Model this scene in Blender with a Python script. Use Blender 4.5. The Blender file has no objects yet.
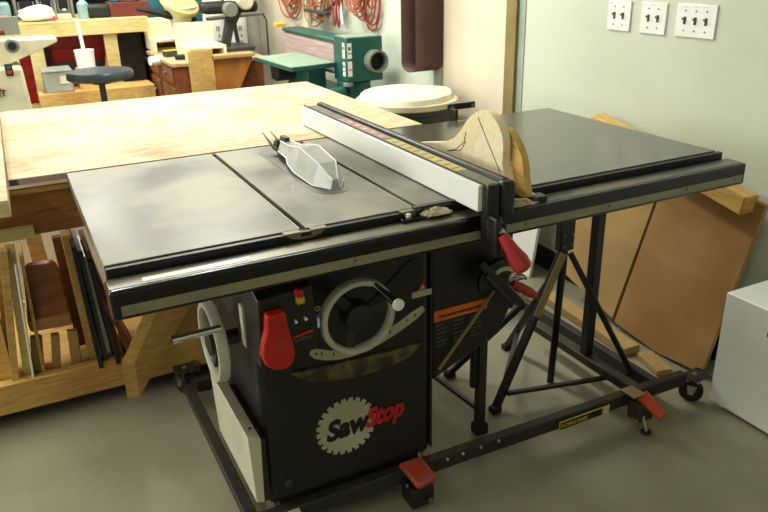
import bpy, bmesh, math, random
from mathutils import Vector, Matrix, Euler, noise
random.seed(7)
scene = bpy.context.scene
col = scene.collection
# ------------------------------------------------------------------ camera
CAM = Vector((-0.088122, -1.283366, 1.383041)); ROT = Euler((1.178118, 0.022097, -0.472574), 'XYZ'); FPX = 730.56
cd = bpy.data.cameras.new('camera'); cam = bpy.data.objects.new('camera', cd); col.objects.link(cam)
cam.location = CAM; cam.rotation_euler = ROT
cd.sensor_width = 36; cd.lens = 36 * FPX / 768; cd.clip_start = .02
scene.camera = cam
cd.dof.use_dof = True; cd.dof.focus_distance = 1.75; cd.dof.aperture_fstop = 9.0
# ------------------------------------------------------------------ world, lights, exposure
w = bpy.data.worlds.new('world'); scene.world = w; w.use_nodes = True
w.node_tree.nodes['Background'].inputs[0].default_value = (.8, .9, 1, 1)
w.node_tree.nodes['Background'].inputs[1].default_value = .05
def area(name, loc, sx, sy, power, color, rot=(0, 0, 0)):
    d = bpy.data.lights.new(name, 'AREA'); d.shape = 'RECTANGLE'; d.size = sx; d.size_y = sy; d.energy = power; d.color = color
    o = bpy.data.objects.new(name, d); col.objects.link(o); o.location = loc; o.rotation_euler = rot
    return o
WARM = (1.0, .95, .74)
area('ceiling_lamp_light', (.9, 2.6, 2.55), .25, 2.4, 66, (1.0, .99, .90))
area('ceiling_lamp_light', (.3, 4.9, 2.55), .25, 2.4, 60, (1.0, .99, .90))
area('ceiling_lamp_light', (-1.5, 2.4, 2.55), .25, 2.4, 42, (1.0, .98, .86))
area('ceiling_lamp_light', (-1.6, -1.0, 2.55), .25, 2.4, 20, (1.0, .93, .74))
area('left_fill_light', (-3.56, 1.6, 1.8), 3.0, 1.3, 80, (1.0, 1.0, .97), (0, math.radians(-90), 0)).data.size = 1.3  # added fill light on the unseen left wall, brightens the fence face
bpy.data.objects['left_fill_light'].data.size_y = 3.0
scene.view_settings.view_transform = 'Standard'; scene.view_settings.look = 'None'
scene.view_settings.exposure = .25; scene.view_settings.gamma = 1; scene.view_settings.use_curve_mapping = False
# ------------------------------------------------------------------ helpers
RM = ROT.to_matrix()
def at(px, py, ax, val):                                   # where the sight line of a photo point meets the plane axis=val
    d = RM @ Vector(((px - 384) / FPX, -(py - 256) / FPX, -1)); t = (val - CAM[ax]) / d[ax]
    return CAM + d * t
def X_(px, py, v): return at(px, py, 0, v)
def Y_(px, py, v): return at(px, py, 1, v)
def Z_(px, py, v): return at(px, py, 2, v)
def lin(c):
    return tuple(((v / 255) / 12.92 if v / 255 <= .04045 else ((v / 255 + .055) / 1.055) ** 2.4) for v in c) + (1,)
def mat(name, rgb, rough=.5, metal=0., rgb2=None, scale=6., bump=0., stretch=(1, 1, 1), detail=4., lo=.35, hi=.65, bscale=None, coat=0., spec=None, trans=0., alpha=1., r2=None):
    m = bpy.data.materials.new(name); m.use_nodes = True; nt = m.node_tree; N = nt.nodes; L = nt.links
    b = N['Principled BSDF']; b.inputs['Base Color'].default_value = lin(rgb); b.inputs['Roughness'].default_value = rough
    b.inputs['Metallic'].default_value = metal; b.inputs['Coat Weight'].default_value = coat
    if spec is not None: b.inputs['Specular IOR Level'].default_value = spec
    b.inputs['Transmission Weight'].default_value = trans; b.inputs['Alpha'].default_value = alpha
    tc = N.new('ShaderNodeTexCoord'); mp = N.new('ShaderNodeMapping'); mp.inputs['Scale'].default_value = stretch
    L.new(tc.outputs['Object'], mp.inputs['Vector'])
    nz = N.new('ShaderNodeTexNoise'); nz.inputs['Scale'].default_value = scale; nz.inputs['Detail'].default_value = detail
    L.new(mp.outputs[0], nz.inputs['Vector'])
    if rgb2 is None: rgb2 = tuple(v * .86 for v in rgb)
    cr = N.new('ShaderNodeValToRGB'); cr.color_ramp.elements[0].position = lo; cr.color_ramp.elements[1].position = hi
    cr.color_ramp.elements[0].color = lin(rgb2); cr.color_ramp.elements[1].color = lin(rgb)
    L.new(nz.outputs['Fac'], cr.inputs[0]); L.new(cr.outputs[0], b.inputs['Base Color'])
    if r2 is not None:
        mr = N.new('ShaderNodeMapRange'); mr.inputs['From Min'].default_value = lo; mr.inputs['From Max'].default_value = hi
        mr.inputs['To Min'].default_value = r2; mr.inputs['To Max'].default_value = rough
        L.new(nz.outputs['Fac'], mr.inputs[0]); L.new(mr.outputs[0], b.inputs['Roughness'])
    if bump:
        n2 = N.new('ShaderNodeTexNoise'); n2.inputs['Scale'].default_value = bscale or scale * 6; n2.inputs['Detail'].default_value = 3
        L.new(mp.outputs[0], n2.inputs['Vector'])
        bp = N.new('ShaderNodeBump'); bp.inputs['Strength'].default_value = bump; bp.inputs['Distance'].default_value = .004
        L.new(n2.outputs['Fac'], bp.inputs['Height']); L.new(bp.outputs[0], b.inputs['Normal'])
    return m
def wood(name, rgb, rgb2, scale=3., stretch=(1, 12, 12), rough=.6, dist=2.5, ws=2.):
    m = bpy.data.materials.new(name); m.use_nodes = True; nt = m.node_tree; N = nt.nodes; L = nt.links
    b = N['Principled BSDF']; b.inputs['Roughness'].default_value = rough; b.inputs['Specular IOR Level'].default_value = .3
    tc = N.new('ShaderNodeTexCoord'); mp = N.new('ShaderNodeMapping'); mp.inputs['Scale'].default_value = stretch
    L.new(tc.outputs['Object'], mp.inputs['Vector'])
    nz = N.new('ShaderNodeTexNoise'); nz.inputs['Scale'].default_value = scale; nz.inputs['Detail'].default_value = 5; nz.inputs['Distortion'].default_value = dist
    L.new(mp.outputs[0], nz.inputs['Vector'])
    n3 = N.new('ShaderNodeTexNoise'); n3.inputs['Scale'].default_value = ws * 1.3; n3.inputs['Detail'].default_value = 2
    L.new(tc.outputs['Object'], n3.inputs['Vector'])
    ad = N.new('ShaderNodeMath'); ad.operation = 'MULTIPLY_ADD'; ad.inputs[1].default_value = .5; L.new(n3.outputs['Fac'], ad.inputs[0])
    sc = N.new('ShaderNodeMath'); sc.operation = 'MULTIPLY'; sc.inputs[1].default_value = .5; L.new(nz.outputs['Fac'], sc.inputs[0]); L.new(sc.outputs[0], ad.inputs[2])
    cr = N.new('ShaderNodeValToRGB'); cr.color_ramp.elements[0].position = .36; cr.color_ramp.elements[1].position = .58
    cr.color_ramp.elements[0].color = lin(rgb2); cr.color_ramp.elements[1].color = lin(rgb)
    L.new(ad.outputs[0], cr.inputs[0]); L.new(cr.outputs[0], b.inputs['Base Color'])
    bp = N.new('ShaderNodeBump'); bp.inputs['Strength'].default_value = .15; bp.inputs['Distance'].default_value = .003
    L.new(nz.outputs['Fac'], bp.inputs['Height']); L.new(bp.outputs[0], b.inputs['Normal'])
    return m
M = {}
M['concrete'] = mat('concrete', (156, 152, 130), .55, rgb2=(126, 122, 102), scale=2.2, bump=.25, detail=8, lo=.3, hi=.7, bscale=30, r2=.4)
M['wall'] = mat('mint wall paint', (206, 212, 196), .75, rgb2=(199, 207, 190), scale=3, bump=.1, bscale=60)
M['wall_beige'] = mat('beige paint', (226, 214, 192), .7, rgb2=(214, 202, 180), scale=4)
M['ceiling'] = mat('ceiling paint', (225, 228, 220), .9)
M['darkwall'] = mat('dark far wall', (52, 50, 44), .9, scale=2)
M['black'] = mat('black powder coat', (20, 20, 20), .42, rgb2=(27, 26, 22), scale=4, bump=.05, bscale=150)
M['blackgloss'] = mat('black gloss', (14, 14, 15), .22)
M['rubber'] = mat('black rubber', (22, 22, 21), .8)
M['dusty'] = mat('dusty black steel', (36, 34, 27), .6, rgb2=(50, 46, 33), scale=9, lo=.4, hi=.62)
M['iron'] = mat('cast iron top', (140, 137, 122), .50, .4, rgb2=(92, 91, 80), scale=5, detail=9, lo=.38, hi=.62, bump=.06, bscale=70, r2=.38)
M['lam'] = mat('black laminate', (72, 74, 66), .14, .0, rgb2=(94, 90, 74), scale=2.2, detail=6, lo=.3, hi=.7, stretch=(.8, 2, 1), r2=.22, spec=.75)
M['steel'] = mat('steel', (165, 165, 160), .3, .9)
M['railtop'] = mat('dusty rail steel', (84, 86, 84), .38, .6, rgb2=(126, 122, 108), scale=14, lo=.45, hi=.6, stretch=(.3, 1, 1))
M['railface'] = mat('tan reflection and slot edge', (146, 140, 118), .5, .25, rgb2=(120, 110, 84), scale=12, lo=.35, hi=.6, stretch=(.4, 1, 1))  # floor reflection colour for the rail band, reused on the slot edges
M['chrome'] = mat('chrome', (225, 225, 220), .12, 1.)
M['wheel'] = mat('pale wheel paint', (196, 194, 180), .38, .2)
M['white'] = mat('white plastic', (244, 245, 242), .4, rgb2=(236, 238, 234))
M['offwhite'] = mat('off white paint', (205, 200, 178), .5, rgb2=(190, 182, 158))
M['trimgrey'] = mat('pale grey green trim', (168, 180, 166), .5)
M['mouth'] = mat('worn slot mouth', (140, 134, 110), .5, .4)
M['cream'] = mat('cream machine paint', (222, 216, 184), .45)
M['red'] = mat('red plastic', (196, 26, 22), .38, rgb2=(176, 22, 18), scale=10)
M['redhandle'] = mat('red handle', (176, 42, 52), .3, rgb2=(160, 34, 44), scale=10)
M['redpedal'] = mat('worn red pedal', (196, 52, 36), .5, rgb2=(164, 84, 70), scale=24)
M['redpedal2'] = mat('bright red pedal', (214, 66, 36), .45)
M['yellow'] = mat('yellow', (225, 190, 40), .5)
M['orange'] = mat('orange label', (232, 112, 24), .55)
M['labelgrey'] = mat('label grey print', (92, 92, 84), .6)
M['print'] = mat('black print', (16, 16, 16), .6)
M['logo'] = mat('silver decal', (190, 188, 164), .4, .1, rgb2=(172, 170, 146), scale=8)
M['logored'] = mat('red decal', (205, 30, 34), .45)
M['dust'] = mat('sawdust', (206, 196, 168), .95, rgb2=(170, 160, 130), scale=60, bump=.6, bscale=140)
M['dustledge'] = mat('sawdust on black ledge', (112, 100, 66), .9, rgb2=(58, 52, 34), scale=26, bump=.3, lo=.4, hi=.6, bscale=200)
M['gold'] = mat('gold label', (196, 172, 78), .5)
M['khaki'] = mat('brass strip', (150, 132, 84), .5, .1)
M['ply'] = wood('birch plywood', (228, 213, 182), (196, 160, 112), 2.6, (1.6, 5, 4), dist=4., ws=3.)
M['pine'] = wood('pine', (208, 172, 104), (172, 130, 70), 3, (3, 3, 14))
M['pinex'] = wood('pine along x', (206, 168, 100), (170, 126, 66), 3, (1.5, 14, 14))
M['piney'] = wood('pine along y', (226, 188, 116), (194, 148, 80), 3, (14, 1.5, 14))
M['palepine'] = wood('pale pine', (250, 238, 204), (238, 218, 172), 3, (2, 8, 8))
M['benchwood'] = wood('bench pine', (216, 200, 142), (190, 168, 106), 3, (1.5, 10, 8))
M['orangeply'] = wood('orange plywood', (196, 128, 60), (158, 92, 38), 1.6, (3, 3, 3))
M['tanply'] = wood('tan panel', (178, 150, 100), (162, 132, 84), 1.2, (5, 1.2, 1.2))
M['tanply2'] = wood('amber panel', (170, 134, 84), (150, 112, 66), 1.1, (5, 1.2, 1.2))
M['brownwood'] = wood('brown wood', (138, 86, 50), (100, 56, 30), 3, (3, 3, 8))
M['walnut'] = wood('desk brown', (134, 74, 46), (96, 46, 28), 3, (3, 3, 8))
M['desktop'] = wood('worn desk top', (190, 158, 118), (150, 104, 70), 3, (3, 3, 8))
M['stoolbrown'] = wood('reddish wood', (150, 92, 58), (118, 66, 38), 2, (3, 10, 3), rough=.4)
M['green'] = mat('green machine paint', (30, 92, 80), .4, rgb2=(26, 80, 70), scale=4)
M['greendusty'] = mat('dusty green top', (120, 150, 132), .7, rgb2=(150, 160, 140), scale=10)
M['abrasive'] = mat('mauve sanding belt', (158, 132, 130), .9, rgb2=(176, 158, 150), scale=20, stretch=(1, .2, 3))
M['belt'] = mat('brown sanding belt', (74, 44, 40), .7, rgb2=(66, 38, 34))
M['beltback'] = mat('belt backing', (96, 92, 86), .7)
M['bin'] = mat('dark grey green plastic', (62, 62, 46), .6)
M['canvas'] = mat('cream canvas', (236, 228, 204), .95, rgb2=(214, 206, 178), scale=8, bump=.3, bscale=30)
M['cordorange'] = mat('orange cord', (180, 92, 60), .5)
M['cordred'] = mat('red cord', (178, 58, 40), .5)
M['cordtan'] = mat('tan cord', (160, 130, 84), .6)
M['teal'] = mat('teal cloth', (40, 108, 116), .8, rgb2=(28, 84, 96), scale=5)
M['grey'] = mat('mid grey', (128, 130, 124), .5)
M['darkgrey'] = mat('dark grey', (60, 62, 60), .5)
M['redchest'] = mat('red tool chest', (172, 26, 26), .35)
M['maroon'] = mat('maroon box', (110, 40, 30), .6)
M['vinyl'] = mat('dark blue grey vinyl', (52, 62, 68), .3)
M['clear'] = mat('clear plastic', (236, 238, 234), .15, rgb2=(226, 230, 226), alpha=.5, spec=.6)
M['clearbox'] = mat('cloudy box', (180, 184, 172), .3, alpha=.75)
M['bagwhite'] = mat('white sack', (226, 228, 220), .7, rgb2=(206, 210, 204), scale=5, bump=.4, bscale=8)
M['baggrey'] = mat('grey cloth bag', (172, 172, 156), .9, rgb2=(140, 142, 130), scale=3)
M['blue'] = mat('blue', (40, 90, 150), .4)
M['purple'] = mat('purple plaid tape', (112, 72, 128), .8, rgb2=(176, 150, 160), scale=14, lo=.47, hi=.53, stretch=(3, .1, .1), detail=0)
M['yellowsaw'] = mat('yellow cream guard', (214, 196, 130), .5)

class MB:
    def __init__(s): s.b = bmesh.new()
    def _add(s, verts, faces):
        vs = [s.b.verts.new(v) for v in verts]
        for f in faces:
            try: s.b.faces.new([vs[i] for i in f])
            except ValueError: pass
        return vs
    def box(s, x0, x1, y0, y1, z0, z1):
        s._add([(x, y, z) for x in (x0, x1) for y in (y0, y1) for z in (z0, z1)],
               [(0, 1, 3, 2), (4, 6, 7, 5), (0, 4, 5, 1), (2, 3, 7, 6), (0, 2, 6, 4), (1, 5, 7, 3)]); return s
    def obox(s, p0, p1, w_, h_, up=(0, 0, 1), roll=0):      # bar from p0 to p1, width w_, thickness h_
        p0 = Vector(p0); p1 = Vector(p1); d = (p1 - p0).normalized(); u = Vector(up)
        if abs(d.dot(u)) > .98: u = Vector((0, 1, 0))
        a = d.cross(u).normalized(); b = a.cross(d).normalized()
        if roll: q = Matrix.Rotation(roll, 3, d); a = q @ a; b = q @ b
        vs = []
        for p in (p0, p1):
            for i in (-1, 1):
                for j in (-1, 1): vs.append(p + a * i * w_ / 2 + b * j * h_ / 2)
        s._add(vs, [(0, 1, 3, 2), (4, 6, 7, 5), (0, 4, 5, 1), (2, 3, 7, 6), (0, 2, 6, 4), (1, 5, 7, 3)]); return s
    def hull(s, a, b):                                      # loft between two equal outlines
        n = len(a); s._add(list(a) + list(b), [tuple(range(n))[::-1], tuple(range(n, 2 * n))] + [(i, (i + 1) % n, n + (i + 1) % n, n + i) for i in range(n)]); return s
    def prism(s, pts, ax, v0, v1):                          # 2D outline in the plane normal to axis ax
        def mk(p, v): return {0: (v, p[0], p[1]), 1: (p[0], v, p[1]), 2: (p[0], p[1], v)}[ax]
        return s.hull([mk(p, v0) for p in pts], [mk(p, v1) for p in pts])
    def tube(s, pts, r, n=10, closed=False):
        pts = [Vector(p) for p in pts]; rings = []
        m = len(pts); prev = None
        for i, p in enumerate(pts):
            if closed: d = (pts[(i + 1) % m] - pts[i - 1]).normalized()
            else: d = (pts[min(i + 1, m - 1)] - pts[max(i - 1, 0)]).normalized()
            if prev is None:
                u = Vector((0, 0, 1)) if abs(d.z) < .9 else Vector((1, 0, 0)); a = d.cross(u).normalized()
            else:
                a = (prev - d * prev.dot(d)).normalized()
            prev = a; b = d.cross(a)
            rr = r[i] if isinstance(r, (list, tuple)) else r
            rings.append([s.b.verts.new(p + (a * math.cos(t * 2 * math.pi / n) + b * math.sin(t * 2 * math.pi / n)) * rr) for t in range(n)])
        k = m if closed else m - 1
        for i in range(k):
            A = rings[i]; B = rings[(i + 1) % m]
            for t in range(n): s.b.faces.new((A[t], A[(t + 1) % n], B[(t + 1) % n], B[t]))
        if not closed: s.b.faces.new(rings[0][::-1]); s.b.faces.new(rings[-1])
        return s
    def lathe(s, prof, o, axis, n=32, ang=2 * math.pi, close=False):   # prof: (radius, along axis)
        o = Vector(o); d = Vector(axis).normalized(); u = Vector((0, 0, 1)) if abs(d.z) < .9 else Vector((1, 0, 0)); a = d.cross(u).normalized(); b = d.cross(a)
        rings = []
        full = abs(ang - 2 * math.pi) < 1e-6
        for r, h in prof:
            rings.append([s.b.verts.new(o + d * h + (a * math.cos(t * ang / n) + b * math.sin(t * ang / n)) * max(r, 1e-4)) for t in range(n if full else n + 1)])
        for i in range(len(prof) if close else len(prof) - 1):
            A = rings[i]; B = rings[(i + 1) % len(prof)]
            for t in range(n): s.b.faces.new((A[t], A[(t + 1) % len(A)], B[(t + 1) % len(A)], B[t]))
        if not close:
            s.b.faces.new(rings[0][::-1]); s.b.faces.new(rings[-1])
        return s
    def cyl(s, p0, p1, r, n=20): return s.tube([p0, p1], r, n)
    def ball(s, c, r, n=12, sc=(1, 1, 1)):
        pr = [(r * math.sin(math.pi * i / n), -r * math.cos(math.pi * i / n)) for i in range(n + 1)]
        k = len(s.b.verts); s.lathe(pr, (0, 0, 0), (0, 0, 1), n * 2)
        s.b.verts.ensure_lookup_table()
        for v in s.b.verts[k:]: v.co = Vector((v.co.x * sc[0], v.co.y * sc[1], v.co.z * sc[2])) + Vector(c)
        return s
    def build(s, name, m, parent=None, bevel=0., seg=2, smooth=True, label=None):
        bmesh.ops.remove_doubles(s.b, verts=s.b.verts, dist=1e-6)
        bmesh.ops.recalc_face_normals(s.b, faces=s.b.faces)
        org = world_loc(parent) if parent else None
        if org is None:                                      # own origin: bottom centre of the shape
            xs = [v.co for v in s.b.verts]
            org = Vector(((min(v.x for v in xs) + max(v.x for v in xs)) / 2, (min(v.y for v in xs) + max(v.y for v in xs)) / 2, min(v.z for v in xs)))
        for v in s.b.verts: v.co -= org
        me = bpy.data.meshes.new(name); s.b.to_mesh(me); s.b.free()
        if isinstance(m, str): m = M[m]
        me.materials.append(m)
        if smooth:
            for p in me.polygons: p.use_smooth = True
            me.set_sharp_from_angle(angle=math.radians(35))
        o = bpy.data.objects.new(name, me); col.objects.link(o)
        if parent: o.parent = parent
        else: o.location = org
        if bevel:
            bv = o.modifiers.new('bevel', 'BEVEL'); bv.width = bevel; bv.segments = seg; bv.limit_method = 'ANGLE'; bv.angle_limit = math.radians(40)
        if label: o['label'] = label
        return o
def world_loc(o):
    p = Vector((0, 0, 0))
    while o: p += o.location; o = o.parent
    return p
def thing(name, label, cat, loc, group=None):
    o = bpy.data.objects.new(name, None); col.objects.link(o); o.location = loc; o.empty_display_size = .05
    o['label'] = label; o['category'] = cat
    if group: o['group'] = group
    return o
def tag(o, label, cat, group=None, kind=None):
    o['label'] = label; o['category'] = cat
    if group: o['group'] = group
    if kind: o['kind'] = kind
    return o
def struct(o): o['kind'] = 'structure'; return o
def dup(o, off, label=None, parent=None):
    c = o.copy(); col.objects.link(c)
    if parent: c.parent = parent
    else: c.location = o.location + Vector(off)
    if label: c['label'] = label
    for ch in o.children: dup(ch, (0, 0, 0), None, c)
    return c
def text(s, name, m, parent, p, size, xdir=(1, 0, 0), updir=(0, 0, 1), bold=0., shear=0., depth=.0006, sx=1.):
    cu = bpy.data.curves.new(name, 'FONT'); cu.body = s; cu.size = size; cu.extrude = depth; cu.shear = shear; cu.offset = bold
    t = bpy.data.objects.new(name, cu); col.objects.link(t)
    dg = bpy.context.evaluated_depsgraph_get(); me = bpy.data.meshes.new_from_object(t.evaluated_get(dg))
    bpy.data.objects.remove(t)
    x = Vector(xdir).normalized(); u = Vector(updir).normalized(); n = x.cross(u)
    org = world_loc(parent) if parent else Vector((0, 0, 0))
    for v in me.vertices: v.co = x * v.co.x * sx + u * v.co.y + n * v.co.z + Vector(p) - org
    me.materials.clear(); me.materials.append(M[m])
    o = bpy.data.objects.new(name, me); col.objects.link(o)
    if parent: o.parent = parent
    return o
def arc(cx, cz, r, a0, a1, n):
    return [(cx + r * math.cos(math.radians(a0 + (a1 - a0) * i / n)), cz + r * math.sin(math.radians(a0 + (a1 - a0) * i / n))) for i in range(n + 1)]
H = .885
# ------------------------------------------------------------------ the room
WX = 2.0; WB = 6.3
struct(MB().box(-3.6, WX, -3.2, WB, -.1, 0).build('floor', 'concrete'))
struct(MB().box(-3.6, WX, -3.2, WB, 2.7, 2.8).build('ceiling', 'ceiling'))
struct(MB().box(WX, WX + .1, -3.2, 1.44, 0, 2.7).build('wall_right', 'wall'))
struct(MB().box(WX, WX + .1, 2.2, WB, 0, 2.7).build('wall_right_far', 'wall'))
struct(MB().box(-3.6, WX + .1, WB, WB + .1, 0, 2.7).build('wall_back', 'darkwall'))
struct(MB().box(-3.7, -3.6, -3.2, WB, 0, 2.7).build('wall_left', 'wall'))
wf = MB()
for y0_, y1_, z0_, z1_ in ((.02, .10, 1.11, 2.49), (3.10, 3.18, 1.11, 2.49), (.10, 3.10, 1.11, 1.17), (.10, 3.10, 2.43, 2.49)): wf.box(-3.6, -3.54, y0_, y1_, z0_, z1_)
struct(wf.build('fill_light_frame_1', 'white', None, .003))  # unseen frame, added to go around the left fill light
struct(MB().box(-3.6, WX + .1, -3.3, -3.2, 0, 2.7).build('wall_front', 'wall'))
struct(MB().box(WX - .012, WX, -3.2, 1.44, 0, .1).build('baseboard_right', 'blackgloss'))
door = struct(MB().box(WX - .002, WX + .05, 1.56, 2.13, 0, 2.1).build('door_1', 'wall_beige'))
struct(MB().box(WX - .02, WX + .03, 1.485, 1.56, 0, 2.7).build('trim_1', 'khaki'))
struct(MB().box(WX - .004, WX + .05, 1.44, 1.485, 0, 2.7).build('trim_2', 'trimgrey'))
struct(MB().box(WX - .02, WX + .05, 2.13, 2.2, 0, 2.7).build('trim_3', 'trimgrey'))
struct(MB().box(WX, WX + .1, 1.44, 2.2, 2.1, 2.7).build('wall_right_lintel', 'wall'))
# pilaster far along the right wall, beige
struct(MB().box(WX - .03, WX - .001, 4.0, 5.3, 0, 2.7).build('trim_4', 'wall_beige'))
# ceiling fixtures
for i, (x, y) in enumerate(((.9, 2.6), (.3, 4.9), (-1.5, 2.4), (-1.6, -1.0))):
    r = thing('ceiling_lamp', ['long fluorescent ceiling lamp over the trash can and outfeed table', 'long fluorescent ceiling lamp over the far desk', 'long fluorescent ceiling lamp left of the saw', 'long fluorescent ceiling lamp above the open floor in front'][i], 'lamp', (x, y, 2.58))
    MB().box(x - .15, x + .15, y - 1.25, y + 1.25, 2.6, 2.7).build('lamp_housing', 'white', r, .005)
# switch plates
def plate(yc, zt, w_, n, label):
    zb = zt - .108; r = thing('switch_plate', label, 'switch plate', (WX - .008, yc, zb), 'switch plates on the mint wall')
    MB().box(WX - .007, WX, yc - w_ / 2, yc + w_ / 2, zb, zt).build('cover_plate', 'white', r, .003)
    for k in range(n):
        y = yc + (k - (n - 1) / 2) * .044; zm = (zb + zt) / 2
        MB().box(WX - .0085, WX - .006, y - .005, y + .005, zm - .012, zm + .012).build('toggle_slot', 'darkgrey', r)
        MB().obox((WX - .006, y, zm), (WX - .02, y, zm + .008), .007, .006).build('toggle', 'grey', r, .001)
        for dz in (-.032, .032): MB().cyl((WX - .0085, y, zm + dz), (WX - .006, y, zm + dz), .003).build('screw', 'grey', r)
    for k in range(3 if n == 3 else 2): text('- -- -'[:3], 'pencil_note', 'grey', r, (WX - .0075, yc + .05 - k * .04, zt - .012), .012, (0, -1, 0))
plate(.518, 1.205, .165, 3, 'triple toggle switch plate, widest of the three on the mint wall')
plate(.703, 1.203, .118, 2, 'double toggle switch plate between the other two on the mint wall')
plate(.872, 1.203, .118, 2, 'double toggle switch plate farthest left on the mint wall')

# ------------------------------------------------------------------ table saw
S = thing('table_saw', 'black cabinet table saw with grey cast iron top and white front handwheel', 'table saw', (.53, .38, .03))
# cast iron top with two mitre slots
def top_mb():
    m = MB(); xs = [0, .366, .387, .622, .643, .80]; prof = []
    s1 = (.370, .382); s2 = (.626, .638)
    pts = [(0, H), (s1[0], H), (s1[0], H - .011), (s1[1], H - .011), (s1[1], H), (s2[0], H), (s2[0], H - .011), (s2[1], H - .011), (s2[1], H), (.80, H), (.80, H - .03), (0, H - .03)]
    m.prism(pts, 1, 0, .686); return m
top_mb().build('cast_iron_top', 'iron', S, .0012)
for x in (.3765, .6325):                                      # rounded rusty mouth of each slot
    MB().prism([(x - .045, H - .0005), (x - .03, H - .012), (x - .012, H - .016), (x + .012, H - .016), (x + .03, H - .012), (x + .045, H - .0005), (x + .011, H - .0005), (x + .011, H - .0115), (x - .011, H - .0115), (x - .011, H - .0005)], 1, -.0155, -.0002).build('slot_mouth', 'mouth', S)
for x in (.3765, .6325):
    for sgn in (-1, 1): MB().box(x + sgn * .0070 - .0008, x + sgn * .0070 + .0008, .004, .682, H - .002, H + .0004).build('slot_edge', 'logo' if sgn < 0 else 'railface', S)
ins = [(.53 + dx, y) for dx, y in [(.045 * math.cos(math.radians(a)), .22 + .045 * math.sin(math.radians(a))) for a in range(180, 361, 15)]] + [(.53 + .045 * math.cos(math.radians(a)), .61 + .045 * math.sin(math.radians(a))) for a in range(0, 181, 15)]
MB().prism(ins, 2, H - .001, H + .0008).build('blade_insert', M['darkgrey'] if False else mat('insert grey', (112, 116, 108), .4, .5), S)
MB().box(.527, .533, .30, .56, H, H + .0012).build('blade_slot', 'print', S)
MB().box(.802, 1.534, 0, .686, H - .022, H).build('extension_table', 'lam', S, .0012)
MB().box(.82, 1.52, .03, .66, H - .07, H - .0225).build('extension_frame', 'black', S)
MB().prism([(-.0005, H - .003), (-.0145, H - .003), (-.0145, H - .034), (-.0005, H - .034)], 0, .001, 1.546).build('front_angle_rail', 'black', S, .001)
RT = .8655; RB = .810; RF = -.080; RK = -.018
MB().box(-.006, 1.561, RF, RK, RB, RT).build('front_tube_rail', 'blackgloss', S, .006, 4)
MB().box(-.003, 1.556, RF + .012, RK - .004, RT - .0005, RT + .0008).build('rail_top_face', 'railtop', S)
MB().box(.010, 1.550, RF - .001, RF + .001, RB + .008, RB + .027).build('rail_floor_reflection', 'railface', S)  # reflection of the floor in the black tube, painted as a tan band
for x in (.45, .86, 1.1, 1.35, 1.52): MB().cyl((x, RF - .0015, .83), (x, RF, .83), .003).build('rail_bolt', 'darkgrey', S)
for xa, xb in ((.055, .25),): MB().box(xa, xb, RF + .02, RF + .036, RT, RT + .0016).build('rail_highlight', 'white', S)  # lamp highlight on the rail top, painted as a white strip
MB().box(0, 1.53, .688, .70, H - .05, H - .004).build('rear_rail', 'black', S)
MB().box(1.17, 1.275, .742, .75, .905, .925).build('rear_bracket', 'black', S, .002)
MB().box(1.172, 1.182, .70, .742, .86, .915).build('bracket_foot', 'black', S, .002)
for x in (1.185, 1.262): MB().cyl((x, .738, .915), (x, .742, .915), .005).build('bracket_bolt', 'steel', S)
# cabinet
MB().box(.292, .758, .15, .62, .105, .862).build('cabinet', 'black', S, .022, 4)
MB().box(.33, .74, .19, .60, .03, .107).build('plinth', 'print', S)
MB().box(.758, .763, .150, .60, .12, .80).build('corner_seam', 'dusty', S, .002)
# raised lower door with its dusty crescent ledge
P = [Y_(*p, .14) for p in ((292, 375), (320, 368), (355, 360), (390, 352), (423, 343), (410, 357), (388, 368), (360, 377), (330, 382), (308, 382))]
MB().prism([(p.x, p.z) for p in P], 1, .141, .152).build('dust_ledge', 'dustledge', S, .002)
c = Y_(288, 480, .145); MB().cyl((.345, .144, .165), (.345, .152, .165), .011).build('cabinet_bolt', 'darkgrey', S, .002)
# logo: toothed saw blade disc and lettering
lc = Y_(346.5, 426, .149); R0 = .083
pts = []
for k in range(24):
    a = math.radians(k * 15); pts += [(lc.x + R0 * math.cos(a), lc.z + R0 * math.sin(a)), (lc.x + R0 * .985 * math.cos(a + .14), lc.z + R0 * .985 * math.sin(a + .14)), (lc.x + R0 * .85 * math.cos(a + .17), lc.z + R0 * .85 * math.sin(a + .17)), (lc.x + R0 * .90 * math.cos(a + .24), lc.z + R0 * .90 * math.sin(a + .24))]
dl = MB().prism(pts, 1, .1475, .1502).build('blade_decal', 'logo', S, smooth=False)
text('Saw', 'logo_lettering', 'print', dl, (lc.x - .057, .1468, lc.z - .028), .078, (1, 0, .04), bold=.0036, shear=.22, sx=.90)
text('Stop', 'logo_lettering', 'logored', dl, (lc.x + .052, .1464, lc.z - .022), .074, (1, 0, .06), bold=.0036, shear=.28, sx=.80)
# bevel slot, pointer
def capsule(p0, p1, r):
    d = math.degrees(math.atan2(p1[1] - p0[1], p1[0] - p0[0]))
    return arc(p0[0], p0[1], r, d + 90, d + 270, 10) + arc(p1[0], p1[1], r, d - 90, d + 90, 10)
MB().prism(capsule((.58, .575), (.705, .672), .024), 1, .146, .151).build('bevel_slot', 'print', S)
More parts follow.
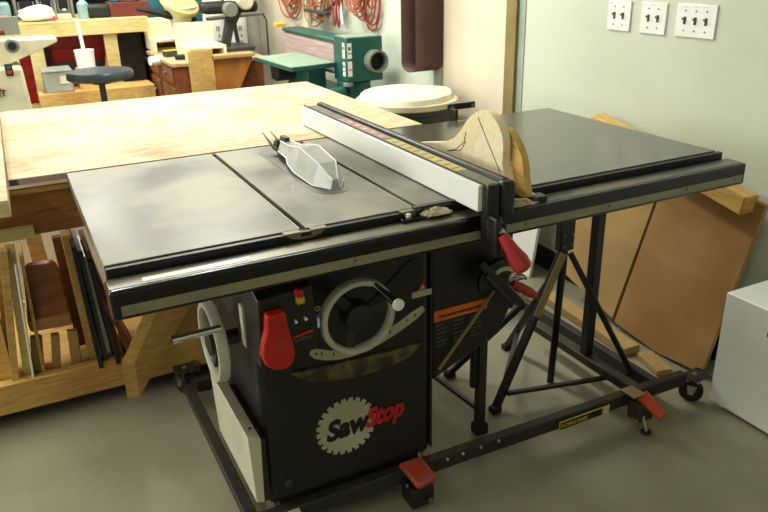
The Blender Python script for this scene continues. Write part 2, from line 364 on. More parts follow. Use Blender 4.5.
# bevel scale arc
a0 = Y_(311, 352, .145); a1 = Y_(360, 349, .145); a2 = Y_(424, 308, .145)
bs = []
def q3(t, A, B, C): return ((1 - t) ** 2 * A.x + 2 * t * (1 - t) * B.x + t * t * C.x, (1 - t) ** 2 * A.z + 2 * t * (1 - t) * B.z + t * t * C.z)
ctl = Vector((2 * a1.x - (a0.x + a2.x) / 2, 0, 2 * a1.z - (a0.z + a2.z) / 2))
mid = [q3(i / 16, a0, ctl, a2) for i in range(17)]
up = []; dn = []
for i, (x, z) in enumerate(mid):
    j = min(i + 1, 16); k = max(i - 1, 0); tx = mid[j][0] - mid[k][0]; tz = mid[j][1] - mid[k][1]; l = math.hypot(tx, tz); nx = -tz / l; nz = tx / l
    h = .013 if 0 < i < 16 else .008
    up.append((x + nx * h, z + nz * h)); dn.append((x - nx * h, z - nz * h))
bsc = MB().prism(up + dn[::-1], 1, .1455, .1505).build('bevel_scale', M['logo'], S, smooth=False)
for i in range(2, 16, 2):
    x, z = mid[i]; MB().box(x - .0015, x + .0015, .1448, .1456, z - .002, z + .008).build('scale_tick', 'print', bsc)
for i in (1, 15):
    x, z = mid[i]; MB().cyl((x, .1445, z), (x, .1456, z), .0035).build('scale_screw', 'darkgrey', bsc)
# warning sticker
wl = Y_(422, 292, .148)
ws = MB().box(wl.x - .028, wl.x + .028, .1478, .150, wl.z - .012, wl.z + .004).build('warning_sticker', 'logo', S)
MB().prism([(wl.x - .012, wl.z + .005), (wl.x + .014, wl.z + .005), (wl.x + .001, wl.z + .028)], 1, .1478, .150).build('red_triangle', 'logored', ws)
MB().prism([(wl.x - .006, wl.z + .008), (wl.x + .008, wl.z + .008), (wl.x + .001, wl.z + .020)], 1, .1472, .1480).build('triangle_centre', 'logo', ws)
# handwheels
def handwheel(c, ax, r, side, rim='wheel'):
    c = Vector(c); ax = Vector(ax); e = 1 if side == 'f' else 1.15
    h = MB().lathe([(r * .83, -.006 * e), (r * .86, -.011 * e), (r * .97, -.011 * e), (r, -.006 * e), (r, .008 * e), (r * .96, .011 * e), (r * .86, .010 * e), (r * .83, .006 * e)], c, ax, 48, close=True).build('handwheel', rim, S)
    h['label'] = 'front handwheel with pale rim' if side == 'f' else 'side handwheel with pale rim'
    MB().lathe([(.012, -.018), (.032, -.014), (.036, .02), (.018, .028), (.018, .115 if side == 'f' else .06)], c, -ax if False else ax, 24).build('hub', 'black', h)
    u = Vector((0, 0, 1)); v = ax.cross(u)
    for k in range(3):
        a = math.radians(90 + 120 * k + 40); d = u * math.sin(a) + v * math.cos(a)
        MB().obox(c + d * .02 + ax * .008, c + d * r * .83, .022, .008, up=ax).build('spoke', 'dusty', h, .002)
    return h
fw = handwheel((.492, .012, .655), (0, 1, 0), .0885, 'f')
hp = Y_(372, 284, .012)
MB().tube([(hp.x, .015, hp.z), (hp.x + .002, -.01, hp.z - .001), (hp.x + .004, -.05, hp.z - .002), (hp.x + .005, -.095, hp.z - .003)], [.008, .0075, .009, .0095], 14).build('wheel_handle', 'chrome', fw, label='chrome wheel handle')
MB().lathe([(.009, 0), (.0125, .002), (.0125, .009), (.008, .013)], (hp.x + .005, -.105, hp.z - .003), (0, 1, 0), 18).build('handle_cap', 'white', fw)
sc_ = X_(214, 341, .215)
sw = handwheel(sc_, (1, 0, 0), .094, 's')
hp = X_(216, 329, .205)
hq = at(172, 340, 1, hp.y)
MB().tube([(hp.x + .01, hp.y, hp.z), (hq.x + .03, hq.y, (hp.z+hq.z)/2), (hq.x, hq.y, hq.z)], [.008, .009, .0095], 14).build('wheel_handle', 'chrome', sw, label='chrome wheel handle')
MB().cyl((.27, sc_.y, sc_.z), (.30, sc_.y, sc_.z), .02).build('wheel_shaft', 'steel', S)
# side dust cover
ca, cb, cc, cdn = Y_(247, 437, .10), Y_(261, 439, .10), Y_(265, 502, .10), Y_(257, 503, .10)
MB().hull([ca, cb, cc, cdn], [q + Vector((0, .33, 0)) for q in (ca, cb, cc, cdn)]).build('side_cover', 'offwhite', S, .002)
MB().box(cb.x + .001, .2915, .13, .40, .15, .33).build('cover_backing', 'dusty', S)
MB().cyl(Vector(((ca.x + cb.x) / 2, .13, ca.z - .002)), Vector(((ca.x + cb.x) / 2, .13, ca.z + .001)), .004).build('cover_screw', 'darkgrey', S)
# left upper side features
MB().box(.278, .292, .2, .5, .60, .80).build('side_plate', 'dusty', S, .003)
MB().box(.270, .279, .255, .275, .66, .76).build('side_label', 'offwhite', S)
# switch box
K = MB().hull([Vector((p[0], -.005, p[1])) for p in ((.268, .752), (.384, .762), (.392, .665), (.392, .612), (.262, .600))],
              [Vector((p[0], .155, p[1])) for p in ((.268, .800), (.384, .800), (.392, .665), (.392, .612), (.262, .590))]).build('switch_box', 'black', S, .004)
K['label'] = 'black switch box'
q1, q2 = X_(238, 303, .259), X_(246, 352, .259)
MB().box(.259, .268, q2.y, q1.y, min(q1.z, q2.z) + .01, max(q1.z, q2.z)).build('box_side_plate', 'offwhite', K, .001)
f = lambda px, py: Y_(px, py, -.012)
pp = [f(*p) for p in ((264, 313), (283, 308), (286, 325), (291, 340), (293, 352), (290, 361), (283, 366), (273, 367), (264, 363), (260, 354), (261, 342), (264, 330))]
MB().hull([Vector((p.x, -.030, p.z)) for p in pp], [Vector((p.x, -.005, p.z)) for p in pp]).build('stop_paddle', 'red', K, .005, 3)
for z_ in (.665, .655, .645): MB().box(.288, .312, -.0312, -.0295, z_, z_ + .0018).build('paddle_rib', 'redpedal', K)
p = f(299, 296); MB().cyl((p.x, -.018, p.z + .006), (p.x, -.005, p.z + .006), .009).build('key_knob', 'red', K)
MB().box(p.x - .007, p.x + .010, -.019, -.005, p.z - .016, p.z - .001).build('key_tab', 'yellow', K, .002)
for q in ((296, 322), (306, 319)):
    p = f(*q); MB().cyl((p.x, -.014, p.z), (p.x, -.005, p.z), .0032).build('indicator_lamp', 'white', K)
p = f(294, 339); MB().obox((p.x, -.006, p.z), (p.x + .045, -.006, p.z + .006), .002, .005).build('status_label', 'logored', K)
text('SawStop', 'status_lettering', 'labelgrey', K, (p.x + .002, -.0065, p.z - .012), .012, (1, 0, .12), bold=.0002)
p = f(259, 305); text('- - - -', 'status_lettering', 'labelgrey', K, (p.x + .02, -.0062, p.z - .004), .010, (1, 0, .05))
kt = thing('lockout_tag', 'small blue and white tag hanging between switch box and front handwheel', 'tag', (.396, .01, .65))
MB().box(.392, .402, .004, .007, .652, .690).build('tag_card', 'blue', kt, .001)
MB().box(.3945, .3995, .003, .005, .657, .680).build('tag_paper', 'white', kt)
MB().lathe([(.004, -.001), (.006, -.001), (.006, .001), (.004, .001)], (.398, .006, .700), (0, 1, 0), 14, close=True).build('tag_ring', 'gold', kt)
# blade tilt cowl above the switch box
MB().lathe([(.035, 0), (.05, 0), (.05, .05), (.035, .05)], (.42, .09, .79), (0, 1, 0), 24, ang=math.pi, close=True).build('cowl', 'dusty', S)
# motor cover
m1 = Y_(500, 334, .165); m2 = Y_(511, 308, .165); m3 = Y_(511, 280, .165)
mc = MB().prism([(.771, .80), (.771, .318), (m1.x, m1.z), (m2.x, m2.z), (m3.x, m3.z), (m3.x + .01, .80)], 1, .165, .50).build('motor_cover', 'black', S, .012, 3)
ol = [Y_(*p, .163) for p in ((434, 312), (487, 298), (487, 308), (434, 323))]
lab = MB().prism([(p.x, p.z) for p in ol], 1, .1625, .166).build('warning_label', 'orange', mc, smooth=False)
d = (ol[1] - ol[0]); n = .5
for k, s_ in enumerate(('WARNING', 'WARNING', 'WARNING')):
    b = ol[3] + (ol[2] - ol[3]) * (.03 + .33 * k)
    text(s_, 'label_lettering', 'print', lab, (b.x + .008, .162, b.z + .010), .0095, (d.x, 0, d.z), bold=.0003)
    if k: MB().prism([(b.x - .001, b.z + .009), (b.x + .007, b.z + .0095), (b.x + .003, b.z + .018)], 1, .1618, .1626).build('label_triangle', 'print', lab)
for cx in range(3):
    for r_ in range(6):
        b = ol[3] + (ol[2] - ol[3]) * (.03 + .33 * cx)
        MB().obox((b.x, .164, b.z - .012 - r_ * .012), (b.x + (.034 if (r_ + cx) % 3 else .022), .164, b.z - .010 - r_ * .012), .002, .0035).build('fine_print', 'labelgrey', mc)
a = Y_(437, 372, .15); b = Y_(494, 291, .15)
MB().tube([a, b], .0045, 8).build('prop_rod', 'khaki', S)
MB().ball(a + Vector((0, -.002, 0)), .009, 8).build('rod_end', 'dusty', S)
# extension legs standing on the mobile base
for (x, y) in ((1.498, .36),):
    MB().box(x - .016, x + .016, y - .016, y + .016, .101, .82).build('leg', 'black', S, .003)
MB().box(1.47, 1.52, .33, .62, .82, .83).build('leg_bracket', 'black', S)

# mitre gauge stored on the motor cover
g = thing('mitre_gauge', 'black mitre gauge with small red grip stored on the side of the motor cover', 'mitre gauge', (1.02, .10, .55))
c = Y_(500, 282, .11)
MB().prism(arc(c.x, c.z, .062, 20, 200, 20), 1, .11, .125).build('gauge_head', 'black', g, .003)
MB().prism(arc(c.x + .01, c.z - .006, .048, 45, 150, 14) + arc(c.x + .01, c.z - .006, .036, 45, 150, 14)[::-1], 1, .106, .11).build('gauge_scale', 'logo', g)
a = Y_(478, 262, .12); b = Y_(520, 303, .12)
MB().obox(a, b, .03, .02).build('gauge_bar', 'black', g, .003)
a = Y_(486, 275, .10); b = Y_(512, 303, .10)
MB().obox(a, b, .012, .012).build('gauge_arm', 'dusty', g, .002)
a = Y_(513, 283, .09); b = Y_(536, 296, .07)
MB().tube([a, a.lerp(b, .3), a.lerp(b, .75), b], [.009, .013, .013, .009], 14).build('gauge_grip', 'redhandle', g)
a = Y_(524, 288, .1); MB().tube([a, a + Vector((0, 0, -.03))], .004, 8).build('gauge_stud', 'logo', g)
MB().tube([(1.0, .17, .60), (c.x, .118, c.z + .03)], .008, 8).build('gauge_hanger', 'black', g)

# ------------------------------------------------------------------ rip fence
F = thing('rip_fence', 'long rip fence with white face and red lever, lying across the saw top', 'rip fence', (.76, .4, H))
ft = .9445
MB().box(.722, .733, -.098, .900, H + .002, ft - .002).build('fence_face', 'white', F, .001)
MB().box(.733, .736, -.104, .903, H + .004, ft + .001).build('face_edge', 'darkgrey', F)
MB().box(.736, .775, -.098, .897, H + .004, ft - .004).build('fence_body', 'grey', F, .001)
MB().box(.736, .775, -.098, .897, ft - .004, ft - .003).build('body_top', mat('dusty grey top', (132, 128, 112), .6), F)
MB().box(.776, .798, -.106, .905, H + .004, ft + .006).build('side_rail', 'black', F, .008, 3)
yl = MB().box(.740, .771, .02, .36, ft - .003, ft - .0022).build('yellow_label', mat('pale yellow label', (222, 204, 122), .5), F, label='pale yellow warning label')
for k in range(9): MB().box(.746 , .765 , .04 + k * .035, .044 + k * .035, ft - .0022, ft - .0018).build('label_line', 'labelgrey', yl)
rl = MB().box(.740, .771, .37, .66, ft - .003, ft - .0022).build('red_label', mat('faded red label', (196, 150, 140), .5, rgb2=(176, 110, 104), scale=30), F, label='faded red and white label')
for k in range(5): MB().box(.748 , .763 , .39 + k * .05, .415 + k * .05, ft - .0022, ft - .0018).build('label_block', 'offwhite', rl)
MB().box(.733, .764, -.118, -.098, .872, ft + .001).build('front_plate', 'black', F, .006, 3)
MB().box(.766, .800, -.122, -.098, .872, ft + .004).build('front_plate', 'black', F, .008, 3)
MB().box(.62, .90, -.014, .0, .8856, .889).build('cross_head', 'black', F, .001)
MB().box(.737, .775, -.118, -.083, .815, .880).build('clamp_head', 'black', F, .008, 3)
MB().box(.732, .750, -.150, -.118, .80, .885).build('lever_cheek', 'black', F, .005)
MB().box(.752, .760, -.150, -.12, .83, .87).build('lever_cheek', 'dusty', F, .003)
a = Y_(502, 235, -.15); b = Y_(524, 269, -.19)
MB().tube([Vector((.752, -.13, .865)), a], [.011, .009], 8).build('lever_stem', 'steel', F)
ax = (b - a)
MB().tube([a, a + ax * .15, a + ax * .45, a + ax * .75, a + ax * .95, a + ax * 1.04, a + ax * 1.07], [.010, .013, .0155, .021, .020, .013, .004], 18).build('lever_grip', 'redhandle', F, label='red lever grip')
q = MB()
c_ = Z_(420, 216, RT + .005)
MB().box(c_.x - .05, c_.x + .05, c_.y - .016, c_.y + .016, RT + .001, RT + .008).build('cursor_plate', 'blackgloss', F, .002)
MB().lathe([(.006, 0), (.006, .006), (.003, .008)], (c_.x - .028, c_.y, RT + .008), (0, 0, 1), 14).build('cursor_screw', 'white', F)
# sawdust
def pile(c, rx, ry, h, name, label, m='dust', seed=0):
    mb = MB(); n = 26; g_ = []
    for i in range(n + 1):
        row = []
        for j in range(n + 1):
            u = i / n * 2 - 1; v = j / n * 2 - 1; rr = math.hypot(u, v)
            k = noise.noise(Vector((u * 2.5 + seed, v * 2.5, seed)))
            z = max(0, (1 - rr * (1 + .35 * k))) ** .6 * h * (1 + .5 * noise.noise(Vector((u * 6, v * 6 + seed, 0))))
            row.append(mb.b.verts.new((c[0] + u * rx, c[1] + v * ry, c[2] + z - .0004 * (z == 0))))
        g_.append(row)
    for i in range(n):
        for j in range(n):
            f4 = (g_[i][j], g_[i + 1][j], g_[i + 1][j + 1], g_[i][j + 1])
            if any(v.co.z > c[2] + .0001 for v in f4): mb.b.faces.new(f4)
    for v in [v for v in mb.b.verts if not v.link_faces]: mb.b.verts.remove(v)
    return tag(mb.build(name, m), label, 'sawdust', None, 'stuff')
pile((c_.x + .035, c_.y - .006, RT + .0085), .035, .020, .012, 'sawdust_pile', 'pale sawdust heaped on the front rail just left of the fence clamp', seed=3)
pile((.865, -.045, RT + .001), .055, .024, .008, 'sawdust_pile', 'thin sawdust on the front rail right of the fence', seed=9)
cl = thing('rail_stop', 'small dusty steel stop block on the rail right of the fence', 'stop block', (.9, -.045, RT))
MB().box(.895, .935, -.06, -.03, RT + .0015, RT + .012).build('block', 'darkgrey', cl, .002)
MB().cyl((.90, -.045, RT + .012), (.90, -.045, RT + .018), .009).build('knob', 'offwhite', cl, .002)

# ------------------------------------------------------------------ blade guard
G = thing('blade_guard', 'clear plastic blade guard with steel pawls folded down over the blade slot', 'blade guard', (.53, .4, H + .001))
z0 = H + .0015
def gsec(y, hw, zt, zb): return [Vector((.536 - hw, y, zb)), Vector((.536 - hw * .55, y, zt)), Vector((.536 + hw * .55, y, zt)), Vector((.536 + hw, y, zb))]
secs = [gsec(.205, .012, z0 + .022, z0 + .001), gsec(.25, .040, z0 + .052, z0 + .003), gsec(.36, .044, z0 + .066, z0 + .008), gsec(.42, .038, z0 + .056, z0 + .014), gsec(.46, .026, z0 + .048, z0 + .018), gsec(.54, .020, z0 + .044, z0 + .018)]
mb = MB()
def shell(mb, secs, off):
    rows = [[mb.b.verts.new(v) for v in s_] for s_ in secs]
    for A, B in zip(rows[:-1], rows[1:]):
        for i in range(3): mb.b.faces.new((A[i], A[i + 1], B[i + 1], B[i]))
shell(mb, secs, 0)
o = mb.build('guard_shell', 'clear', G, smooth=False); so = o.modifiers.new('thick', 'SOLIDIFY'); so.thickness = .003
for sg in (-1, 1):
    MB().tube([s_[1 if sg < 0 else 2] for s_ in secs], .0018, 6).build('shell_rib', 'white', G)
    MB().tube([s_[0 if sg < 0 else 3] for s_ in secs], .0016, 6).build('shell_rib', 'white', G)
MB().box(.532, .540, .40, .60, z0, z0 + .020).build('spreader', 'darkgrey', G, .001)
MB().box(.524, .548, .50, .60, z0 + .018, z0 + .034).build('pivot_block', 'black', G, .003)
MB().cyl((.518, .56, z0 + .036), (.556, .56, z0 + .036), .009).build('pivot_knob', 'darkgrey', G, .002)
MB().box(.53, .545, .52, .56, z0 + .034, z0 + .055).build('pivot_post', 'darkgrey', G, .002)
for x_, px_, py_ in ((.522, 262, 132), (.55, 270, 131)):
    t = X_(px_, py_, x_)
    a_ = Vector((x_, .575, z0 + .012)); tp = Vector((x_, min(t.y, .72), t.z))
    tp = X_(px_, py_, x_ - .01)
    tp = at(px_, py_, 1, .63)
    MB().hull([a_ + Vector((-.004, -.014, 0)), a_ + Vector((.004, -.014, 0)), a_ + Vector((.004, .014, 0)), a_ + Vector((-.004, .014, 0))],
              [tp + Vector((-.001, -.002, 0)), tp + Vector((.001, -.002, 0)), tp + Vector((.001, .002, 0)), tp + Vector((-.001, .002, 0))]).build('pawl', 'darkgrey', G)

# ------------------------------------------------------------------ wooden offcuts behind the fence
def outline(pxs, X): return [(X_(*p, X).y, X_(*p, X).z) for p in pxs]
def smooth_closed(pts, n=4):
    out = []; m = len(pts)
    for i in range(m):
        p0, p1, p2, p3 = pts[i - 1], pts[i], pts[(i + 1) % m], pts[(i + 2) % m]
        for k in range(n):
            t = k / n
            out.append(tuple(.5 * (2 * p1[a] + (p2[a] - p0[a]) * t + (2 * p0[a] - 5 * p1[a] + 4 * p2[a] - p3[a]) * t * t + (3 * p1[a] - p0[a] - 3 * p2[a] + p3[a]) * t ** 3) for a in (0, 1)))
    return out
XB = .842
ol = outline([(418, 146), (440, 142), (452, 139), (460, 131), (467, 120), (475, 113), (484, 111), (492, 116), (499, 127), (503, 142), (502, 165), (500, 188)], XB)
zb = H + .001
ol = [(y, max(z, zb)) for y, z in ol]
top_ = smooth_closed(ol, 3)[:-3]
yb0 = ol[-1][0]; yb1 = max(ol[0][0], .34)
shape = [(yb1, zb)] + [(min(y, yb1), max(z, zb + .001)) for y, z in top_] + [(yb0, zb)]
bb = MB().prism(shape, 0, XB, XB + .02).build('bell_cutout', M['palepine'], None, .001)
tag(bb, 'bell shaped pale wood cutout with pencil lines standing behind the fence', 'wood cutout')
pl_ = [X_(*p, XB - .0006) for p in ((478, 117), (488, 143), (500, 172))]
MB().tube(pl_, .0009, 5).build('pencil_line', 'print', bb)
pl_ = [X_(*p, XB - .0006) for p in ((466, 132), (464, 142), (456, 149), (447, 151), (461, 150), (466, 141))]
MB().tube(pl_, .0008, 5).build('pencil_line', 'print', bb)
XC = .868
sl = outline([(503, 128), (510, 133), (517, 145), (522, 160), (524, 180), (525, 205), (514, 206), (514, 180), (510, 160), (505, 145)], XC)
sl = [(y, max(z, zb)) for y, z in sl]
dz = min(z for y, z in sl)
cs = MB().prism([(y + .0, z) for y, z in smooth_closed(sl, 3)], 0, XC, XC + .018).build('curved_offcut', M['piney'], None, .001)
tag(cs, 'curved orange wood offcut standing at the front end of the fence', 'wood offcut')

# ------------------------------------------------------------------ mobile base
B = thing('mobile_base', 'black steel wheeled mobile base frame under the table saw', 'mobile base', (.9, .4, 0))
def bar(p0, p1, w_=.03, h_=.045, name='frame_bar', m='dusty', p=B): return MB().obox(p0, p1, w_, h_).build(name, m, p, .003)
bar((.262, .148, .075), (1.69, .112, .084), .03, .042, name='front_bar')
bar((.255, .17, .05), (.255, .90, .05), .032, .03)
bar((1.60, .13, .062), (1.60, 1.0, .062))
bar((1.498, .13, .085), (1.498, .62, .085), .04, .03)
bar((.285, .90, .05), (1.585, .90, .05))
# label on the front bar
la = Y_(559, 426, .098); lb = Y_(609, 408, .098)
lm = MB().box(la.x, lb.x, .0955, .0975, .066, .096).build('base_label', 'gold', B)
MB().box(la.x + .004, lb.x - .03, .0948, .0957, .0695, .0925).build('label_ground', 'print', lm)
text('MOBILE BASE', 'label_lettering', 'gold', lm, (la.x + .006, .0944, .0755), .0165, bold=.0004, sx=1.02)
MB().box(lb.x - .022, lb.x - .003, .0948, .0957, .068, .094).build('label_badge', 'offwhite', lm)
def caster(c, dirv=(0, -1, 0)):
    c = Vector(c)
    AX = Vector((-.80, -.60, 0)) if c.x > 1 else Vector((-.9, -.4, 0)).normalized()
    k = MB().box(c.x - .035, c.x + .035, c.y - .03, c.y + .03, .083, .089).build('caster', 'dusty', B, .002)
    MB().lathe([(.010, -.012), (.034, -.012), (.038, -.008), (.038, .008), (.034, .012), (.010, .012)], (c.x - .012, c.y - .004, .038), AX, 24, close=True).build('wheel', 'rubber', k)
    MB().lathe([(.004, -.010), (.022, -.010), (.022, .010), (.004, .010)], (c.x - .012, c.y - .004, .038), AX, 20, close=True).build('wheel_hub', 'grey', k)
    n = AX; t = Vector((n.y, -n.x, 0))
    for s_ in (-1, 1):
        o = Vector((c.x - .012, c.y - .004, .0)) + n * s_ * .0165; o2 = Vector((c.x, c.y, 0)) + n * s_ * .0165
        MB().hull([o2 - t * .022 + Vector((0, 0, .083)), o2 + t * .022 + Vector((0, 0, .083)), o + t * .008 + Vector((0, 0, .030)), o - t * .008 + Vector((0, 0, .030))],
                  [q_ + n * .002 for q_ in (o2 - t * .022 + Vector((0, 0, .083)), o2 + t * .022 + Vector((0, 0, .083)), o + t * .008 + Vector((0, 0, .030)), o - t * .008 + Vector((0, 0, .030)))]).build('fork', 'steel', k)
    MB().lathe([(.007, 0), (.007, .006), (.003, .008)], (c.x, c.y, .089), (0, 0, 1), 8).build('caster_nut', 'grey', k)
    MB().tube([(c.x + .035, c.y + .03, .088), (c.x + .052, c.y - .0, .088), (c.x + .04, c.y - .035, .086)], .005, 8).build('brake_tab', 'dusty', k)
for c in ((1.726, .098, 0), (.262, .965, 0), (1.68, 1.02, 0)): caster(c)
def pedal(px, py, m, big):
    c = Z_(px, py, .07)
    if big:
        k = MB().box(.650, .718, .060, .124, .014, .076).build('foot_pedal', 'black', B, .006, 3)
        MB().hull([Vector((.650, .142, .098)), Vector((.722, .142, .098)), Vector((.728, .062, .080)), Vector((.664, .055, .076))],
                  [Vector((.650, .142, .116)), Vector((.722, .142, .116)), Vector((.728, .060, .100)), Vector((.664, .053, .096))]).build('pedal_pad', m, k, .009, 4)
        for x in (.645, .728): MB().cyl((x, .085, .080), (x + .004, .085, .080), .006).build('pedal_bolt', 'steel', k)
        MB().cyl((.700, .050, .036), (.700, .056, .036), .007).build('pedal_bolt', 'steel', k)
    else:
        k = MB().box(1.435, 1.495, .045, .096, .03, .09).build('foot_pedal', 'dusty', B, .004)
        MB().hull([Vector((1.452, .080, .092)), Vector((1.505, .090, .092)), Vector((1.505, .008, .058)), Vector((1.468, -.006, .058))],
                  [Vector((1.452, .080, .106)), Vector((1.505, .090, .106)), Vector((1.505, .008, .072)), Vector((1.468, -.006, .072))]).build('pedal_pad', m, k, .003, 2)
        MB().box(1.43, 1.48, .07, .128, .106, .112).build('pedal_cap', 'khaki', k, .003)
        MB().cyl((1.455, .03, 0.0), (1.455, .03, .008), .016).build('levelling_foot', 'rubber', k, .002)
        MB().cyl((1.455, .03, .008), (1.455, .05, .05), .006).build('foot_stem', 'steel', k)
        for y in (.04, .03): MB().cyl((1.425, y + .02, .04), (1.432, y + .02, .04), .007).build('pedal_bolt', 'steel', k)
pedal(417, 470, 'redpedal', True); pedal(655, 408, 'redpedal2', False)
MB().box(.30, .36, .098, .128, .0925, .096).build('tape_scrap', 'logo', B)
MB().ball((.745, .16, .10), .012, 6, (1, 1, .7)).build('base_bolt', 'khaki', B)
for x in (.79, .84, .90, .96): MB().cyl((x, .112, .092), (x, .112, .097), .004).build('rail_screw', 'dust', B)

# ------------------------------------------------------------------ roller stand under the extension table
R = thing('roller_stand', 'black tripod work stand with gold strip on one leg, under the extension table', 'work stand', (1.38, .40, 0))
hd = Vector((1.402, .40, 0))
MB().box(1.372, 1.428, .385, .415, .49, .60).build('stand_head', 'black', R, .004)
MB().prism([(p[0], p[1]) for p in capsule((1.402, .60), (1.402, .612), .026)], 1, .388, .412).build('head_cap', 'black', R, .003)
MB().lathe([(.010, -.002), (.016, -.002), (.016, .002), (.010, .002)], (1.402, .384, .612), (0, 1, 0), 18, close=True).build('head_ring', 'logo', R)
for dx in (-.016, .016):
    for z_ in (.51, .545): MB().cyl((1.402 + dx, .382, z_), (1.402 + dx, .386, z_), .004).build('head_bolt', 'grey', R)
MB().tube([(1.402, .40, .50), (1.384, .40, .002)], .012, 14).build('centre_pole', 'blackgloss', R)
def leg(a, b, w_=.026): return MB().obox(a, b, w_, .018).build('leg', 'black', R, .002)
la_ = Vector((1.385, .39, .49)); fa = Vector((1.115, .345, .012)); leg(la_, fa)
MB().obox(la_.lerp(fa, .0) + Vector((-.004, -.012, 0)), la_.lerp(fa, .40) + Vector((-.004, -.012, 0)), .028, .005, up=(0, 1, 0)).build('leg_strip', 'khaki', R)
leg(Vector((1.418, .39, .48)), Vector((1.615, .225, .012)), .016)
leg(Vector((1.40, .42, .42)), Vector((1.39, .66, .012)))
leg(Vector((1.30, .46, .30)), Vector((1.10, .60, .012)), .02)
MB().obox((1.15, .335, .065), (1.60, .235, .06), .016, .012).build('brace', 'black', R, .002)
MB().obox((1.17, .37, .10), (1.39, .60, .10), .016, .012).build('brace', 'black', R, .002)
for c in (fa, Vector((1.615, .225, .012)), Vector((1.39, .66, .012)), Vector((1.10, .60, .012))): MB().box(c.x - .018, c.x + .018, c.y - .014, c.y + .014, .0, .022).build('foot', 'rubber', R, .003)
R2 = thing('folding_leg_stand', 'small black folding leg stand on the floor below the motor cover', 'work stand', (1.01, .33, 0))
MB().box(.995, 1.023, .268, .292, .02, .44).build('leg', 'dusty', R2, .003)
MB().box(.975, .996, .275, .292, .17, .44).build('leg_sleeve', 'black', R2, .003)
MB().box(.990, 1.032, .262, .300, 0, .035).build('foot', 'rubber', R2, .004)
MB().obox((1.0, .285, .09), (.98, .60, .08), .014, .012).build('brace', 'black', R2, .002)
MB().box(.965, .995, .585, .612, 0, .44).build('leg', 'dusty', R2, .003)
MB().obox((.98, .26, .43), (.98, .62, .43), .03, .02).build('crossbar', 'black', R2, .002)

# ------------------------------------------------------------------ leaning panels on the right
def tp(px, py, off=0.):                                      # where a photo point meets the leaning panel plane
    d = RM @ Vector(((px - 384) / FPX, -(py - 256) / FPX, -1)); n = Vector((1, 0, -.15)); t = ((1.842 + off) - n.dot(CAM)) / n.dot(d); return CAM + d * t
def panel(pxs, name, m, label, off=0., th=.018):
    a = [tp(*p, off) if len(p) == 2 else Vector(p) for p in pxs]
    for v in a: v.z = max(v.z, .004)
    b = [v + Vector((th, 0, 0)) for v in a]
    return tag(MB().hull(a, b).build(name, m, None, .001, smooth=False), label, 'plywood')
zc = lambda v: v
e1 = tp(655, 200); e2 = tp(612, 318)
panel([(604, 150), (690, 176), (655, 200), (612, 318), (566, 275), (572, 200)], 'plywood_sheet', 'tanply', 'light tan wood panel leaning on the wall, left of the dark seam', .0)
panel([(690, 175), (766, 206), (701, 373), (655, 352), (614, 322), (657, 202)], 'plywood_sheet', 'tanply2', 'amber wood panel leaning on the wall, right of the dark seam', -.0)
bm_ = thing('wood_beam', 'long square pine beam running along the top of the leaning panels', 'beam', tp(745, 200))
a = tp(749, 205, -.035); b = tp(596, 121, -.035)
MB().obox(a, b, .062, .062, up=(.0, 0, 1)).build('beam', M['piney'], bm_, .004)
MB().obox(a + (a - b).normalized() * -.001, a + (a - b).normalized() * .0015, .058, .058).build('end_grain', mat('end grain', (214, 168, 92), .8, rgb2=(180, 128, 62), scale=30), bm_)
lg = thing('floor_cleat', 'narrow pine cleat lying along the foot of the leaning panels', 'cleat', (1.78, .6, 0))
MB().obox((1.79, .92, .018), (1.76, .40, .018), .07, .032).build('cleat_board', 'tanply', lg, .003)
lg = thing('floor_cleat', 'short pine block at the foot of the amber panel', 'block', (1.80, .3, 0))
MB().obox((1.79, .37, .0125), (1.755, .24, .0125), .06, .022).build('cleat_board', 'tanply', lg, .003)
# white sheet behind the stand
wsx = tag(MB().hull([Vector((1.86, 1.14, .002)), Vector((1.86, 1.42, .002)), Vector((1.95, 1.42, .62)), Vector((1.95, 1.14, .62))], [Vector((1.875, 1.14, .002)), Vector((1.875, 1.42, .002)), Vector((1.965, 1.42, .62)), Vector((1.965, 1.14, .62))]).build('white_sheet', 'white', None, .001), 'white sheet leaning on the wall behind the work stand', 'sheet')
# white cabinet lower right
wc = thing('white_cabinet', 'low white box with a red mark at the right edge of the floor', 'box', (1.88, -.3, 0))
MB().box(1.757, 1.985, -.75, .056, .012, .398).build('cabinet_body', M['white'], wc, .003)
for y in (.03, -.4): MB().box(1.77, 1.80, y - .02, y, 0, .012).build('foot', 'white', wc)
p = X_(769, 331, 1.7565); MB().prism([(p.y + .004, p.z - .02), (p.y - .02, p.z - .02), (p.y - .02, p.z + .03), (p.y, p.z + .01)], 0, 1.7555, 1.758).build('red_mark', 'red', wc)

# ------------------------------------------------------------------ outfeed table with lower shelf
O = thing('outfeed_table', 'large pale plywood outfeed table behind the saw with a low lumber shelf', 'workbench', (.45, 1.2, 0))
MB().box(-.134, 1.052, .703, 1.70, .866, H - .001).build('plywood_top', 'ply', O, .001)
MB().box(-.132, .02, .7015, .703, .868, H - .003).build('plaid_edge', 'purple', O)
MB().box(-.30, 1.03, .735, .755, .722, .845).build('skirt', wood('brown skirt', (170, 116, 62), (128, 80, 38), 2, (2, 3, 10)), O, .002)
MB().box(-.14, 1.03, .72, .735, .838, .850).build('skirt_ledge', 'pinex', O)
MB().box(-.30, -.10, .71, .735, .722, .752).build('ledge_board', 'benchwood', O, .002)
MB().box(.98, 1.03, .76, 1.68, .76, .866).build('side_skirt', 'pinex', O)
for x, y in ((-.30, 1.0), (.93, 1.0), (-.30, 1.62), (.93, 1.62)): MB().box(x, x + .05, y + .045, y + .09, .05, .845).build('leg', 'pine', O, .002)
MB().box(-.75, .96, 1.0, 1.038, .062, .165).build('shelf_beam', 'pinex', O, .003)
